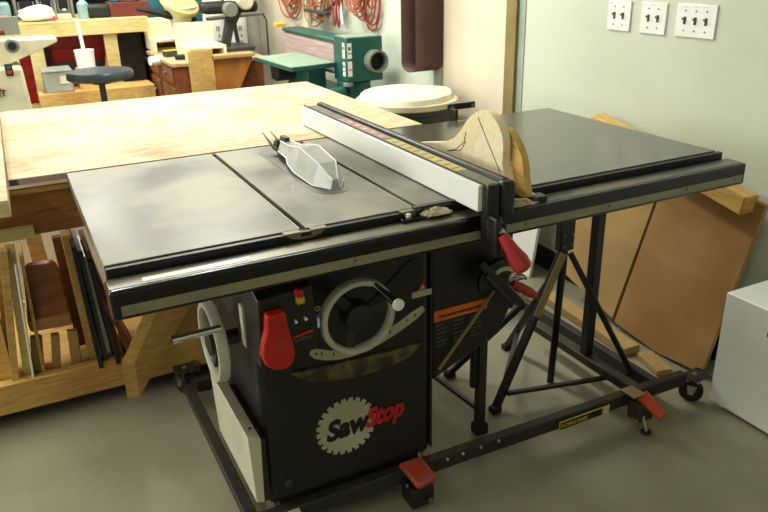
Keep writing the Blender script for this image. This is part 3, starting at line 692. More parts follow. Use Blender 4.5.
MB().box(-.75, .96, 1.038, 1.70, .10, .135).build('shelf_deck', 'pinex', O, .002)
MB().box(-.70, .9, 1.05, 1.65, .03, .098).build('shelf_underframe', 'print', O)
for x in (-.5, .2, .8): MB().lathe([(.01, -.012), (.03, -.012), (.03, .012), (.01, .012)], (x, 1.2, .03), (1, 0, 0), 18, close=True).build('caster_wheel', 'rubber', O)
# side board on the left edge
sb = tag(MB().box(-.30, -.137, .46, 1.72, .862, .900).build('side_board', 'ply', None, .001), 'cream topped board along the left edge of the outfeed table', 'board')
# white backing sheet
tag(MB().box(-.45, .75, 1.72, 1.735, .137, .70).build('backing_sheet', 'white'), 'white sheet standing at the back of the lumber shelf', 'sheet')
SZ = .1352
def lean(name, cat, p0, p1, w_, t_, m, label, group=None, yb=None):
    return tag(MB().obox(p0, p1, w_, t_, up=(0, 1, 0)).build(name, m, None, .001), label, cat, group)
def stick(pxa, pxb, y, w_, t_, m, label, name='board', group=None):   # upright board, photo line pxa (top) to pxb (bottom)
    a = Y_(*pxa, y); b = Y_(*pxb, y); d = (b - a); 
    zb_ = SZ + .014; b = a + d * ((a.z - zb_) / (a.z - b.z)) if b.z < zb_ or True else b
    a = b + (a - b) * min(1, (.838 - b.z) / (a.z - b.z)) if a.z > .838 else a
    return lean(name, 'board', a, b, w_, t_, m, label, group)
g1 = 'boards standing on the lumber shelf'
stick((0, 245), (8, 392), 1.12, .018, .10, 'pine', 'narrow pine board at the far left end of the lumber shelf', group=g1)
stick((3, 245), (17, 396), 1.08, .022, .12, 'pine', 'shadowed pine board second from the left on the lumber shelf', group=g1)
stick((9, 243), (31, 390), 1.06, .028, .02, 'benchwood', 'yellowish narrow board left of the small stool', group=g1)
stick((15, 262), (35, 386), 1.05, .006, .08, 'white', 'thin white edged sheet left of the small stool', 'thin_sheet', g1)
stick((20, 250), (45, 376), 1.10, .010, .12, 'pine', 'thin plywood sheet right behind the small stool on its left', 'thin_sheet', g1)
stick((30, 225), (62, 340), 1.42, .05, .03, 'pine', 'broad pine board slanting up behind the small stool', group=g1)
stick((57, 236), (84, 350), 1.20, .034, .03, 'brownwood', 'brown upright board just right of the small stool', group=g1)
stick((65, 233), (91, 345), 1.10, .028, .06, 'pine', 'light upright pine board right of the small stool', group=g1)
dk = [((70, 236), (97, 352), 'print', 'black'), ((76, 240), (103, 350), 'darkgrey', 'dark grey'), ((80, 246), (107, 348), 'steel', 'metal edged'), ((86, 250), (113, 346), 'print', 'leaning black'), ((84, 240), (118, 345), 'brownwood', 'dark brown'), ((92, 262), (124, 340), 'khaki', 'olive'), ((96, 285), (128, 338), 'maroon', 'reddish')]
for i, (a, b, m_, nm) in enumerate(dk):
    stick(a, b, 1.10 + .022 * (i % 3), .014, .22, m_, '%s sheet in the bundle leaning under the saw table corner' % nm, 'leaning_sheet', 'dark sheets on the lumber shelf')
bt = Y_(111, 350, 1.05); tb = tag(MB().tube([(bt.x - .015, 1.05, SZ + .13), (bt.x - .008, 1.05, SZ + .06), (bt.x - .006, 1.05, SZ + .045), (bt.x, 1.05, SZ + .01)], [.003, .004, .009, .009], 10).build('blue_handled_tool', 'blue'), 'blue handled tool at the foot of the dark sheets', 'tool')
# little stool on the shelf
T = thing('wooden_stool', 'small reddish brown wooden stool standing on the lumber shelf', 'stool', (-.12, 1.2, SZ))
c0 = Y_(22, 268, 1.10); c1 = Y_(58, 262, 1.10); c2 = Y_(71, 318, 1.06); c3 = Y_(29, 324, 1.06)
def rr(a, b, c_, d, r=.28):
    out = []
    P4 = [a, b, c_, d]
    for i in range(4):
        p = P4[i]; pr = P4[i - 1]; nx = P4[(i + 1) % 4]
        for t in (0, .25, .5, .75, 1):
            q0 = p.lerp(pr, r * (1 if i < 2 else .2)); q2 = p.lerp(nx, r * (1 if i < 2 else .2)); out.append(q0.lerp(p, t).lerp(p.lerp(q2, t), t))
    return out
f1 = rr(c0, c1, c2, c3); MB().hull(f1, [v + Vector((0, .035, .004)) for v in f1]).build('back_panel', 'stoolbrown', T, .006, 3)
s0 = Y_(27, 322, 1.045); s1 = Y_(71, 314, 1.045)
MB().hull([Vector((s0.x, 1.045, s0.z)), Vector((s1.x, 1.045, s1.z)), Vector((s1.x - .003, 1.045, s1.z - .04)), Vector((s0.x + .003, 1.045, s0.z - .04))],
          [Vector((s0.x, 1.30, s0.z)), Vector((s1.x, 1.30, s1.z)), Vector((s1.x - .003, 1.30, s1.z - .04)), Vector((s0.x + .003, 1.30, s0.z - .04))]).build('seat', 'tanply2', T, .008, 3)
for a, b, w_ in (((36, 336), (42, 388), .035), ((55, 334), (59, 380), .025), ((72, 330), (80, 378), .032)):
    p = Y_(*a, 1.065); q_ = Y_(*b, 1.065); q_.z = SZ + .004; MB().obox(p, q_, w_, .03, up=(0, 1, 0)).build('leg', 'tanply2', T, .004)
for x_ in (.02, -.2): pass
# angled board in front of the shelf beam
ab = thing('mitred_board', 'mitred pine board propped against the front of the lumber shelf', 'board', (.1, .9, 0))
v = [Y_(*p, .95) for p in ((119, 356), (132, 354.5), (137, 390), (125, 391.5))]
u_ = [Y_(*p, 1.25) for p in ((152, 303), (172, 300), (205, 345), (190, 352))]
u_ = [Y_(*p, .99) for p in ((155, 303), (172, 301), (196, 352), (184, 356))]
v = [p for p in v]; 
vv = [Vector((p.x, .90, p.z)) for p in v]
MB().hull([vv[0], vv[1], vv[2], vv[3]], [Vector((vv[0].x + .17, 1.0, vv[0].z + .22)), Vector((vv[1].x + .17, 1.0, vv[1].z + .22)), Vector((vv[2].x + .22, 1.0, vv[2].z + .24)), Vector((vv[3].x + .22, 1.0, vv[3].z + .24))]).build('board_body', 'pine', ab, .001, smooth=False)
for k, (x0, x1, z1, m_) in enumerate(((.24, .40, .36, 'tanply'), (.17, .24, .46, 'brownwood'))):
    tag(MB().obox((x0 + .08, 1.10 + .05 * k, SZ + .016), (x0 + .05, 1.22 + .05 * k, z1 + .1), x1 - x0, .03).build('scrap_block', m_, None, .002), ['tan scrap board on the shelf behind the side handwheel', 'dark scrap board next to the mitred board'][k], 'board')

# ------------------------------------------------------------------ trash can with canvas
C_ = thing('trash_can', 'round dark grey green trash can beside the mint wall', 'trash can', (1.675, 1.95, 0))
MB().lathe([(.20, 0), (.235, .66), (.25, .665), (.25, .69), (.235, .70), (.22, .70), (.19, .02)], (1.675, 1.95, 0), (0, 0, 1), 40).build('can_body', 'bin', C_)
MB().lathe([(.252, .685), (.258, .69), (.256, .712), (.245, .716), (.23, .712)], (1.675, 1.95, 0), (0, 0, 1), 40).build('rim', 'cream', C_)
mb = MB(); n = 28; rows = []
for i in range(n + 1):
    row = []
    for j in range(41):
        r_ = i / n; a = j / 40 * 2 * math.pi
        ra = .240 * r_ * (1 + .04 * math.sin(3 * a + 1)); x = 1.675 + ra * math.cos(a); y = 1.95 + ra * math.sin(a)
        z = .730 + .030 * (1 - r_ ** 2) + .010 * noise.noise(Vector((x * 7, y * 7, 1)))
        if r_ > .93:
            dd = .03 + .05 * max(0, math.cos(a - math.radians(-20))) ** 4
            z -= (r_ - .93) / .07 * dd
        row.append(mb.b.verts.new((x, y, z)))
    rows.append(row)
for i in range(n):
    for j in range(40):
        try: mb.b.faces.new((rows[i][j], rows[i][j + 1], rows[i + 1][j + 1], rows[i + 1][j]))
        except ValueError: pass
bmesh.ops.remove_doubles(mb.b, verts=mb.b.verts, dist=1e-5)
cv = mb.build('canvas_cloth', 'canvas'); sm = cv.modifiers.new('thick', 'SOLIDIFY'); sm.thickness = .006; sm.offset = 1
tag(cv, 'crumpled cream canvas cloth lying over the trash can', 'cloth')

# ------------------------------------------------------------------ edge sander
E_ = thing('edge_sander', 'green edge belt sander with dusty table against the mint wall', 'sander', (1.78, 3.1, 0))
MB().box(1.647, 1.875, 2.60, 2.79, .70, .948).build('belt_housing', 'green', E_, .006)
MB().box(1.66, 1.80, 2.79, 3.70, .905, .930).build('top_cover', 'green', E_, .008)
MB().box(1.655, 1.868, 2.61, 2.78, .9480, .951).build('dusty_lid', 'greendusty', E_, .003)
MB().box(1.668, 1.79, 2.79, 3.72, .715, .905).build('sanding_belt', 'abrasive', E_, .02, 3)
MB().lathe([(.052, 0), (.062, 0), (.062, .07), (.052, .07)], (1.815, 2.53, .815), (0, 1, 0), 28, close=True).build('dust_port', 'grey', E_)
MB().cyl((1.815, 2.58, .815), (1.815, 2.60, .815), .053).build('port_opening', 'print', E_)
MB().hull([Vector((1.32, 3.30, .775)), Vector((1.35, 2.70, .775)), Vector((1.645, 2.75, .775)), Vector((1.645, 3.38, .775))], [Vector((1.32, 3.30, .800)), Vector((1.35, 2.70, .800)), Vector((1.645, 2.75, .800)), Vector((1.645, 3.38, .800))]).build('side_table', 'green', E_, .003)
MB().hull([Vector((1.33, 3.29, .8000)), Vector((1.347, 2.71, .8000)), Vector((1.64, 2.76, .8000)), Vector((1.64, 3.37, .8000))], [Vector((1.33, 3.29, .8012)), Vector((1.347, 2.71, .8012)), Vector((1.64, 2.76, .8012)), Vector((1.64, 3.37, .8012))]).build('table_surface', 'greendusty', E_)
MB().box(1.50, 1.62, 2.85, 3.2, .62, .774).build('table_bracket', 'green', E_, .01)
MB().cyl((1.38, 3.1, .73), (1.60, 3.1, .73), .06).build('motor', 'print', E_, .01)
MB().cyl((1.74, 2.72, .0), (1.74, 2.72, .70), .10).build('pedestal', 'green', E_, .01)
MB().cyl((1.56, 2.66, .64), (1.66, 2.66, .64), .035).build('tension_knob', 'green', E_, .005)
MB().cyl((1.66, 2.62, .68), (1.66, 2.62, .70), .03).build('tension_cap', 'grey', E_, .003)
MB().box(1.60, 1.86, 2.75, 3.5, 0, .60).build('stand_cabinet', 'green', E_, .01)
for z_, t_ in ((.835, .085), (.735, .078)):
    k = MB().box(1.6455, 1.6475, 2.625, 2.655, z_, z_ + t_).build('warning_sticker', 'white', E_)
    MB().box(1.6450, 1.6457, 2.632, 2.650, z_ + .045, z_ + .065).build('sticker_symbol', 'labelgrey', k)
    MB().box(1.6450, 1.6457, 2.630, 2.652, z_ + .025, z_ + .032).build('sticker_line', 'red', k)
k = MB().box(1.652, 1.678, 2.5985, 2.600, .835, .92).build('warning_sticker', 'white', E_); MB().box(1.657, 1.673, 2.5975, 2.599, .88, .90).build('sticker_symbol', 'labelgrey', k); MB().box(1.655, 1.675, 2.5975, 2.599, .862, .868).build('sticker_line', 'red', k)
k = MB().box(1.652, 1.678, 2.5985, 2.600, .735, .82).build('warning_sticker', 'white', E_); MB().box(1.655, 1.675, 2.5975, 2.599, .77, .776).build('sticker_line', 'red', k)
MB().box(1.63, 1.70, 3.72, 3.80, .93, .955).build('yellow_cap', 'yellow', E_, .004)
MB().cyl((1.84, 3.35, .95), (1.84, 3.35, 1.03), .008).build('stop_post', 'steel', E_)
MB().cyl((1.84, 3.60, .95), (1.84, 3.60, 1.03), .008).build('stop_post', 'steel', E_)
MB().obox((1.84, 3.3, 1.03), (1.84, 3.7, 1.035), .03, .02).build('stop_bar', 'darkgrey', E_, .003)
# white rod leaning, black post
tag(MB().tube([(1.93, 3.28, .96), (1.975, 3.45, 1.4)], .009, 8).build('white_rod', 'white'), 'thin white rod leaning behind the green sander', 'rod')
# hanging sanding belt
mb = MB(); cy = 2.19; rb = .08; x0 = 1.82; x1 = 1.985
path = [(cy - rb, 1.55)] + [(cy - rb, 1.2), (cy - rb, .86)] + [(cy + rb * math.cos(math.radians(a)), 0.84 + rb * .55 * math.sin(math.radians(a))) for a in range(180, 361, 15)] + [(cy + rb, .86), (cy + rb, 1.2), (cy + rb, 1.55)] + [(cy + rb * math.cos(math.radians(a)), 1.56 + rb * math.sin(math.radians(a))) for a in range(0, 181, 20)]
inn = []
cxp = sum(p[0] for p in path) / len(path)
A = [mb.b.verts.new((x0, p[0], p[1])) for p in path]; Bv = [mb.b.verts.new((x1, p[0], p[1])) for p in path]
for i in range(len(path)):
    j = (i + 1) % len(path)
    if (A[i].co - A[j].co).length > 1e-4: mb.b.faces.new((A[i], A[j], Bv[j], Bv[i]))
Hb = mb.build('hanging_sanding_belt', 'belt'); so = Hb.modifiers.new('thick', 'SOLIDIFY'); so.thickness = .003
tag(Hb, 'wide dark brown sanding belt loop hanging on the mint wall', 'sanding belt')
tag(MB().box(1.78, 1.995, cy - .03, cy + .03, 1.55, 1.60).build('belt_peg', 'pine'), 'wooden peg holding the brown sanding belt', 'peg')
# cords
def cord(y, z, m_, label, seed, rx=.10, rz=.28, n=9, x=1.93):
    rd = random.Random(seed); pts = []
    for k in range(n):
        ox = rd.uniform(-.3, .3) * rx; sc = rd.uniform(.7, 1.05); oz = rd.uniform(-.02, .02)
        for i in range(18):
            a = i / 18 * 2 * math.pi + math.pi / 2
            pts.append((x + rd.uniform(-.003, .003) + .03 * math.sin(k), y + ox * (1 - math.sin(a)) * .5 + rx * sc * math.cos(a) * (1 - .35 * math.sin(a)), z + oz + rz * sc * (math.sin(a) - 1)))
    return tag(MB().tube(pts, .006, 6).build('extension_cord', m_), label, 'extension cord', 'extension cords hung on the wall')
cord(4.25, 1.40, 'cordorange', 'coiled orange cord hanging farthest left on the wall', 1, .17, .22)
cord(3.75, 1.30, 'cordtan', 'coiled tan and orange cord hanging left of the white rod', 2, .17, .18)
cord(3.62, 1.36, 'cordorange', 'orange cord coil hung over the tan coil', 7, .15, .19, 4, 1.90)
cord(3.05, 1.40, 'cordorange', 'coiled orange cord hanging right above the sander housing', 3, .14, .21)
cord(3.35, 1.42, 'cordred', 'narrow red cord coil hanging between the orange coils', 4, .03, .23, 5)
cord(2.92, 1.42, 'cordred', 'red cord coil hung closest to the brown sanding belt', 6, .10, .22, 4, 1.95)
tag(MB().tube([(1.93, 3.7, .98), (1.92, 3.45, 1.06), (1.95, 3.30, 1.14), (1.98, 3.22, 1.3)], .012, 8).build('black_hose', 'darkgrey'), 'dark hose looping behind the orange cords', 'hose')

# ------------------------------------------------------------------ far background
# bench of construction lumber with clutter
YB = 4.5
Wb = thing('lumber_bench', 'pale construction lumber workbench along the back left', 'workbench', (.3, YB + .3, 0))
p = Y_(0, 27, YB); q_ = Y_(150, 22, YB); p2 = Y_(0, 35, YB)
bz1 = (Y_(75, 23, YB)).z; bz0 = (Y_(75, 36, YB)).z; xr = Y_(149, 25, YB).x
MB().box(-1.2, xr, YB, YB + .04, bz0, bz1).build('front_rail', 'benchwood', Wb, .003)
MB().box(-1.2, xr, YB + .0, YB + .75, bz1, bz1 + .015).build('bench_top', 'benchwood', Wb, .003)
for pa, pb in (((27, 38), (45, 105)), ((104, 36), (112, 62))):
    a = Y_(*pa, YB + .02); MB().box(a.x, a.x + .09, YB + .04, YB + .08, 0, bz0 + .04).build('post', 'benchwood', Wb, .003)
a = Y_(118, 40, YB); MB().obox((a.x - .02, YB + .1, bz0), (a.x - .13, YB + .1, .35), .07, .04, up=(0, 1, 0)).build('brace', 'pine', Wb, .003)
for z_ in (.36, .20): MB().box(-1.2, xr, YB + .1, YB + .14, z_, z_ + .07).build('lower_rail', 'benchwood', Wb, .003)
MB().box(-1.2, xr, YB + .14, YB + .75, .34, .36).build('lower_shelf', 'pine', Wb)
# red chest
RC = thing('red_tool_chest', 'red tool chest with dark drawer gaps below the lumber bench', 'tool chest', (.4, 4.9, .36))
MB().box(-.3, xr - .28, 4.85, 5.2, .36, bz0 - .02).build('chest_body', 'redchest', RC, .01)
for k in range(4):
    z_ = .40 + k * .1
    MB().box(-.28, .12, 4.838, 4.85, z_, z_ + .08).build('drawer', 'redchest', RC, .004)
    MB().box(.24, xr - .32, 4.838, 4.85, z_, z_ + .08).build('drawer', 'redchest' if k != 2 else 'darkgrey', RC, .004)
MB().box(.13, .23, 4.82, 4.85, .36, bz0 - .02).build('divider', 'print', RC)
tag(MB().box(xr - .26, xr - .02, 4.8, 5.2, .362, bz0 - .03).build('dark_cabinet', 'dusty'), 'dark brown cabinet under the right end of the lumber bench', 'cabinet')
# paint bucket, clear box
def Yb(px, py, y): return Y_(px, py, y)
a = Yb(74, 52, 4.3); b = Yb(96, 64, 4.3)
PB = thing('paint_bucket', 'white bucket with yellow patch behind the round stool', 'bucket', ((a.x + b.x) / 2, 4.3, b.z))
rad = (b.x - a.x) / 2; zz = b.z
MB().lathe([(rad * .92, -.02), (rad, .0 + (a.z - b.z)), (rad * 1.03, a.z - b.z), (rad * 1.03, a.z - b.z + .01)], ((a.x + b.x) / 2, 4.3, zz), (0, 0, 1), 28).build('bucket_body', 'white', PB)
MB().lathe([(rad * .99, 0), (rad * 1.02, .09)], ((a.x + b.x) / 2, 4.3, zz), (0, 0, 1), 10, ang=1.1).build('yellow_patch', 'yellow', PB)
MB().tube([((a.x + b.x) / 2, 4.3, a.z), ((a.x + b.x) / 2 - .01, 4.3, a.z + .2)], .012, 8).build('stir_stick', 'white', PB)
lc_ = thing('lumber_stack', 'stack of pale boards on the floor under the bucket and clear bin', 'lumber', ((a.x + b.x) / 2 - .1, 4.3, 0))
for k in range(5): MB().box((a.x + b.x) / 2 - .34 + .02 * (k % 2), (a.x + b.x) / 2 + .42, 4.16 + .012 * (k % 3), 4.42, k * (zz - .141) / 5 + .002, (k + .86) * (zz - .141) / 5).build('stacked_board', 'benchwood' if k % 2 else 'pine', lc_, .003)
st_ = tag(MB().box((a.x + b.x) / 2 - .07, (a.x + b.x) / 2 + .07, 4.24, 4.38, zz - .16, zz - .0205).build('wood_block', 'pine'), 'short wood block raising the white bucket', 'block')
cbx = Yb(60, 68, 4.3).x
CB = thing('clear_bin', 'cloudy clear plastic storage bin left of the white bucket', 'storage bin', (cbx, 4.3, zz - .16))
MB().box(cbx - .12, cbx + .06, 4.2, 4.42, zz - .158, zz - .02).build('bin_body', 'clearbox', CB, .01)
MB().box(cbx - .125, cbx + .065, 4.19, 4.43, zz - .02, zz - .008).build('bin_lid', 'clearbox', CB, .004)
MB().box(cbx - .02, cbx + .05, 4.195, 4.2, zz - .10, zz - .05).build('paper_label', 'cream', CB)
# bench top clutter
BT = bz1 + .0155
def bx(px0, px1, y, h, d, name, m_, label, cat, bev=.005, group=None, zb=None):
    a = Yb(px0, 22, y).x; b = Yb(px1, 22, y).x; z_ = BT if zb is None else zb
    return tag(MB().box(a, b, y, y + d, z_, z_ + h).build(name, m_, None, bev), label, cat, group)
def bin_(px0, px1, y, zb, h, label):
    a = Yb(px0, 10, y).x; b = Yb(px1, 10, y).x
    r = thing('parts_bin', label, 'parts bin', ((a + b) / 2, y + .1, zb), 'grey parts bins in the rack')
    MB().box(a, b, y + .02, y + .25, zb, zb + h).build('bin_cavity', 'print', r)
    MB().hull([Vector((a, y + .02, zb)), Vector((b, y + .02, zb)), Vector((b, y - .02, zb + h * .42)), Vector((a, y - .02, zb + h * .42))], [Vector((a, y + .03, zb)), Vector((b, y + .03, zb)), Vector((b, y - .01, zb + h * .42)), Vector((a, y - .01, zb + h * .42))]).build('bin_front', 'grey', r, .003)
    for x_ in (a, b - .008): MB().box(x_, x_ + .008, y - .015, y + .02, zb, zb + h * .95).build('bin_side', 'grey', r)
    MB().box(a + .03, b - .03, y - .026, y - .021, zb + h * .36, zb + h * .46).build('bin_label', 'white', r)
    return r
rk = thing('bin_rack', 'dark rack holding the grey parts bins on the bench', 'rack', (.2, 4.95, BT))
for i, px in enumerate((14, 37, 54, 71)):
    a = Yb(px, 10, 4.86).x; MB().box(a, a + .02, 4.84, 5.1, BT, BT + .55).build('upright', 'grey', rk, .003)
MB().box(Yb(14, 10, 4.86).x, Yb(74, 10, 4.86).x, 5.1, 5.12, BT, BT + .55).build('back_panel', 'print', rk)
rows_ = ['bottom', 'middle', 'upper', 'top']
for j in range(4):
    z_ = BT + .01 + .135 * j
    for i, (a, b) in enumerate(((18.5, 35), (41, 53), (58, 70))):
        bin_(a, b, 4.86, z_, .12, 'parts bin, %s row, %s of the bin rack' % (rows_[j], ['left column', 'middle column', 'right column'][i]))
mbx = bx(-6, 13, 4.7, .13, .2, 'blue_bag', mat('pale blue bag', (120, 156, 160), .6), 'pale blue packet at the left end of the bench', 'bag', .02)
pc = Yb(34, 20, 4.62)
def blob(c, rx, ry, rz, name, m_, label, cat, seed=0, amp=.3):
    mb = MB().ball(c, 1, 14, (rx, ry, rz))
    for v in mb.b.verts:
        d = v.co - Vector(c); k = 1 + amp * noise.noise(Vector((d.x / rx * 1.7 + seed, d.y / ry * 1.7, d.z / rz * 1.7))); v.co = Vector(c) + d * k
        v.co.z = max(v.co.z, c[2] - rz * .8)
    return tag(mb.build(name, m_), label, cat)
blob((pc.x + .02, 4.64, BT + .05), .13, .08, .055, 'plastic_bag', 'bagwhite', 'crumpled white plastic bag on the lumber bench', 'bag', 3)
bx(2, 9, 4.62, .05, .06, 'orange_jar', 'orange', 'small orange jar left of the white plastic bag', 'jar')
bx(48, 57, 4.60, .035, .08, 'pink_packet', mat('pink packet', (206, 60, 96), .5), 'small pink packet right of the white plastic bag', 'packet')
bx(58, 73, 4.62, .04, .10, 'grey_tray', 'logo', 'pale tray of small parts right of the pink packet', 'tray')
bc = Yb(84, 15, 4.65).x
bo = thing('spray_bottle', 'pale blue spray bottle with white nozzle on the bench', 'bottle', (bc, 4.65, BT))
MB().lathe([(.035, 0), (.04, .01), (.04, .10), (.016, .13), (.016, .15)], (bc, 4.65, BT), (0, 0, 1), 20).build('bottle_body', mat('pale blue plastic', (150, 186, 196), .3), bo)
MB().box(bc - .035, bc + .02, 4.635, 4.665, BT + .15, BT + .18).build('nozzle', 'white', bo, .005)
bx(87, 113, 4.62, .09, .2, 'black_case', 'print', 'low black tool case on the bench', 'case', .02)
mx = bx(112, 151, 4.62, .10, .22, 'maroon_box', 'maroon', 'maroon wooden box at the right end of the bench', 'box')
bx(113, 122, 4.65, .06, .1, 'teal_jar', 'teal', 'teal jar standing on the maroon box', 'jar', .01, None, BT + .1005)
blob((Yb(130, 5, 4.72).x, 4.72, BT + .14), .10, .06, .045, 'rag', 'canvas', 'crumpled rag on the maroon box', 'rag', 5)
for k, (px, hh, m_) in enumerate(((141, .16, 'logo'), (146, .12, 'grey'))):
    x_ = Yb(px, 5, 4.7).x; tag(MB().lathe([(.03, 0), (.032, .01), (.032, hh * .8), (.02, hh)], (x_, 4.74 , BT + .1005), (0, 0, 1), 18).build('glass_jar', m_), ['taller pale jar on the maroon box', 'shorter grey jar on the maroon box'][k], 'jar')
# back shelf frame
SF = thing('wall_shelf', 'dark metal shelving against the far back wall', 'shelf', (.6, 5.9, 0))
for x_ in (-.3, .35, 1.0, 1.5): MB().box(x_, x_ + .04, 5.75, 5.79, 0, 2.2).build('upright', 'grey', SF)
for z_ in (.9, 1.25, 1.7): MB().box(-.3, 1.54, 5.75, 6.2, z_, z_ + .02).build('shelf_board', 'darkgrey', SF)
# jointer, cream
J = thing('jointer', 'cream jointer with dark switch at the left edge behind the outfeed table', 'jointer', (-.25, 2.9, 0))
cf = Y_(27, 80, 2.75); ct = Y_(14, 68, 2.75)
MB().hull([Vector((-.62, 2.75, 0)), Vector((cf.x + .03, 2.75, 0)), Vector((cf.x - .01, 2.75, ct.z)), Vector((-.62, 2.75, ct.z))], [Vector((-.62, 3.2, 0)), Vector((cf.x + .03, 3.2, 0)), Vector((cf.x - .01, 3.2, ct.z)), Vector((-.62, 3.2, ct.z))]).build('cabinet', 'cream', J, .015, 3)
tz = Y_(20, 38, 2.85).z
MB().prism([(-.8, tz), (Y_(57, 40, 2.85).x, tz - .012), (Y_(57, 40, 2.85).x, tz - .03), (.02, tz - .09), (-.1, ct.z - .005), (-.6, ct.z - .005), (-.8, tz - .05)], 1, 2.85, 3.05).build('bed', 'cream', J, .004)
MB().box(-.8, .02, 3.05, 3.07, tz, tz + .09).build('fence', 'grey', J, .003)
kb = Y_(12, 46, 2.80)
MB().lathe([(.030, 0), (.034, .008), (.034, .03), (.028, .036)], (kb.x, 2.79, kb.z), (0, 1, 0), 24).build('knob', 'grey', J)
MB().cyl((kb.x, 2.782, kb.z), (kb.x, 2.792, kb.z), .02).build('knob_centre', 'print', J)
MB().cyl((kb.x, 2.79, kb.z), (kb.x, 2.86, kb.z), .015).build('knob_shaft', 'darkgrey', J)
sp = Y_(9, 70, 2.745)
sx_ = MB().box(sp.x - .017, sp.x + .017, 2.735, 2.751, sp.z - .028, sp.z + .028).build('switch_plate', 'print', J, .003)
MB().box(sp.x - .010, sp.x + .010, 2.729, 2.736, sp.z + .003, sp.z + .018).build('start_button', 'green', sx_, .002)
MB().box(sp.x - .010, sp.x + .010, 2.729, 2.736, sp.z - .018, sp.z - .002).build('stop_button', 'red', sx_, .002)
lp = Y_(-3, 95, 2.745)
MB().box(lp.x - .03, lp.x + .025, 2.742, 2.751, lp.z + .02, lp.z + .028).build('brand_band', 'logored', J)
text('JET', 'brand_lettering', 'print', J, (lp.x - .012, 2.742, lp.z - .008), .040, bold=.0012)
tag(MB().tube([(kb.x - .16, 2.80, tz + .03), (kb.x - .02, 2.80, tz + .035)], .012, 8).build('push_stick', 'maroon'), 'brown rod lying on the jointer bed at the left edge', 'push stick')
# round stool
sy = 3.3; a = Y_(65, 72, sy); b = Y_(133, 70, sy); sxc = (a.x + b.x) / 2; sr = (b.x - a.x) / 2; sz = Y_(100, 73, sy).z
St = thing('round_stool', 'round shop stool with dark blue grey vinyl seat', 'stool', (sxc, sy, 0))
MB().lathe([(sr * .93, -.035), (sr, -.025), (sr * 1.0, .0), (sr * .95, .015), (sr * .5, .024), (.001, .026)], (sxc, sy, sz), (0, 0, 1), 40).build('seat', 'vinyl', St)
MB().lathe([(.05, -.06), (.06, -.035)], (sxc, sy, sz), (0, 0, 1), 20).build('seat_plate', 'print', St)
MB().cyl((sxc, sy, .2), (sxc, sy, sz - .05), .018).build('post', 'darkgrey', St)
for k in range(4):
    a_ = math.radians(45 + 90 * k); MB().obox((sxc, sy, .22), (sxc + .24 * math.cos(a_), sy + .24 * math.sin(a_), .015), .025, .02).build('leg', 'darkgrey', St, .003)
# desk with wood boxes
dz_ = .76
D = thing('wooden_desk', 'old reddish brown wooden desk with drawers in the background', 'desk', (1.2, 4.1, 0))
dx0, dx1, dy0, dy1 = .885, 1.50, 3.62, 4.46
MB().box(dx0 - .02, dx1, dy0 - .02, dy1, dz_ - .025, dz_).build('desk_top', 'desktop', D, .005)
MB().box(dx0, dx1 - .02, dy0, dy0 + .42, .03, dz_ - .026).build('pedestal', 'walnut', D, .004)
MB().box(dx0, dx1 - .02, dy1 - .36, dy1 - .02, .03, dz_ - .026).build('pedestal', 'walnut', D, .004)
MB().box(dx0 + .02, dx1 - .02, dy0 + .42, dy1 - .36, dz_ - .14, dz_ - .026).build('apron', 'walnut', D)
for (ya, yb_) in ((dy0 + .03, dy0 + .39), (dy0 + .45, dy1 - .39), (dy1 - .34, dy1 - .04)):
    for j, z_ in enumerate((.61, .44, .26, .08)):
        if ya > dy0 + .4 and yb_ < dy1 - .35 and j: continue
        off = .02 if (ya > dy0 + .4 and yb_ < dy1 - .35) else 0
        dr = MB().box(dx0 - .012 + off, dx0 + .001 + off, ya, yb_, z_ + (.02 if j == 0 else 0), z_ + (.115 if j == 0 else .155)).build('drawer', 'brownwood', D, .003)
        MB().cyl((dx0 - .03 + off, (ya + yb_) / 2, z_ + .07), (dx0 - .012 + off, (ya + yb_) / 2, z_ + .07), .014).build('knob', 'steel', dr)
# plywood saw wing boxes
def pbox(name, label, x0, x1, y0, y1, z0_, z1_, m_='palepine', t=.018):
    r = thing(name, label, 'wood box', ((x0 + x1) / 2, (y0 + y1) / 2, z0_), 'plywood saw wings on the desk')
    MB().box(x0, x1, y0, y1, z1_ - t, z1_).build('top_board', m_, r, .001)
    MB().box(x0, x0 + t, y0, y1, z0_, z1_ - t).build('side_board', m_, r, .001)
    MB().box(x1 - t, x1, y0, y1, z0_, z1_ - t).build('side_board', m_, r, .001)
    MB().box(x0 + t, x1 - t, y0 + .08, y1, z0_ + .0, z0_ + t).build('bottom_board', 'pine', r)
    MB().box(x0 + .0, x1, y1, y1 + t, z0_, z1_ + .13).build('fence_board', m_, r, .001)
    return r
dzt = dz_ + .001
pbox('saw_wing_box', 'near plywood wing box with upright fence board on the desk', .99, 1.25, 3.66, 3.98, dzt, dzt + .085)
pbox('saw_wing_box', 'far plywood wing box with upright fence board on the desk', .90, 1.25, 4.30, 4.62, dzt, dzt + .085)
tag(MB().obox((.90, 3.98, dzt + .02), (1.25, 4.08, dzt + .02), .05, .035).build('spirit_level', 'darkgrey', None, .003), 'dark level lying on the desk left of the near wing box', 'level')
tag(MB().obox((.90, 3.98, dzt + .04), (1.28, 4.09, dzt + .04), .05, .004).build('yellow_strip', mat('yellow green strip', (206, 214, 60), .5)), 'thin yellow green strip on top of the dark level', 'strip')
tag(MB().lathe([(.016, 0), (.03, .0), (.03, .09), (.016, .09)], (.80, 3.98, dzt - .02), (1, .25, 0), 14).build('white_nozzle', 'white'), 'white cap on the end of the dark level', 'cap')
tag(MB().obox((.94, 3.80, dzt + .015), (1.0, 3.76, dzt + .02), .05, .03).build('tape_measure', 'print', None, .008), 'black tool lying on the desk by the near wing box', 'tool')
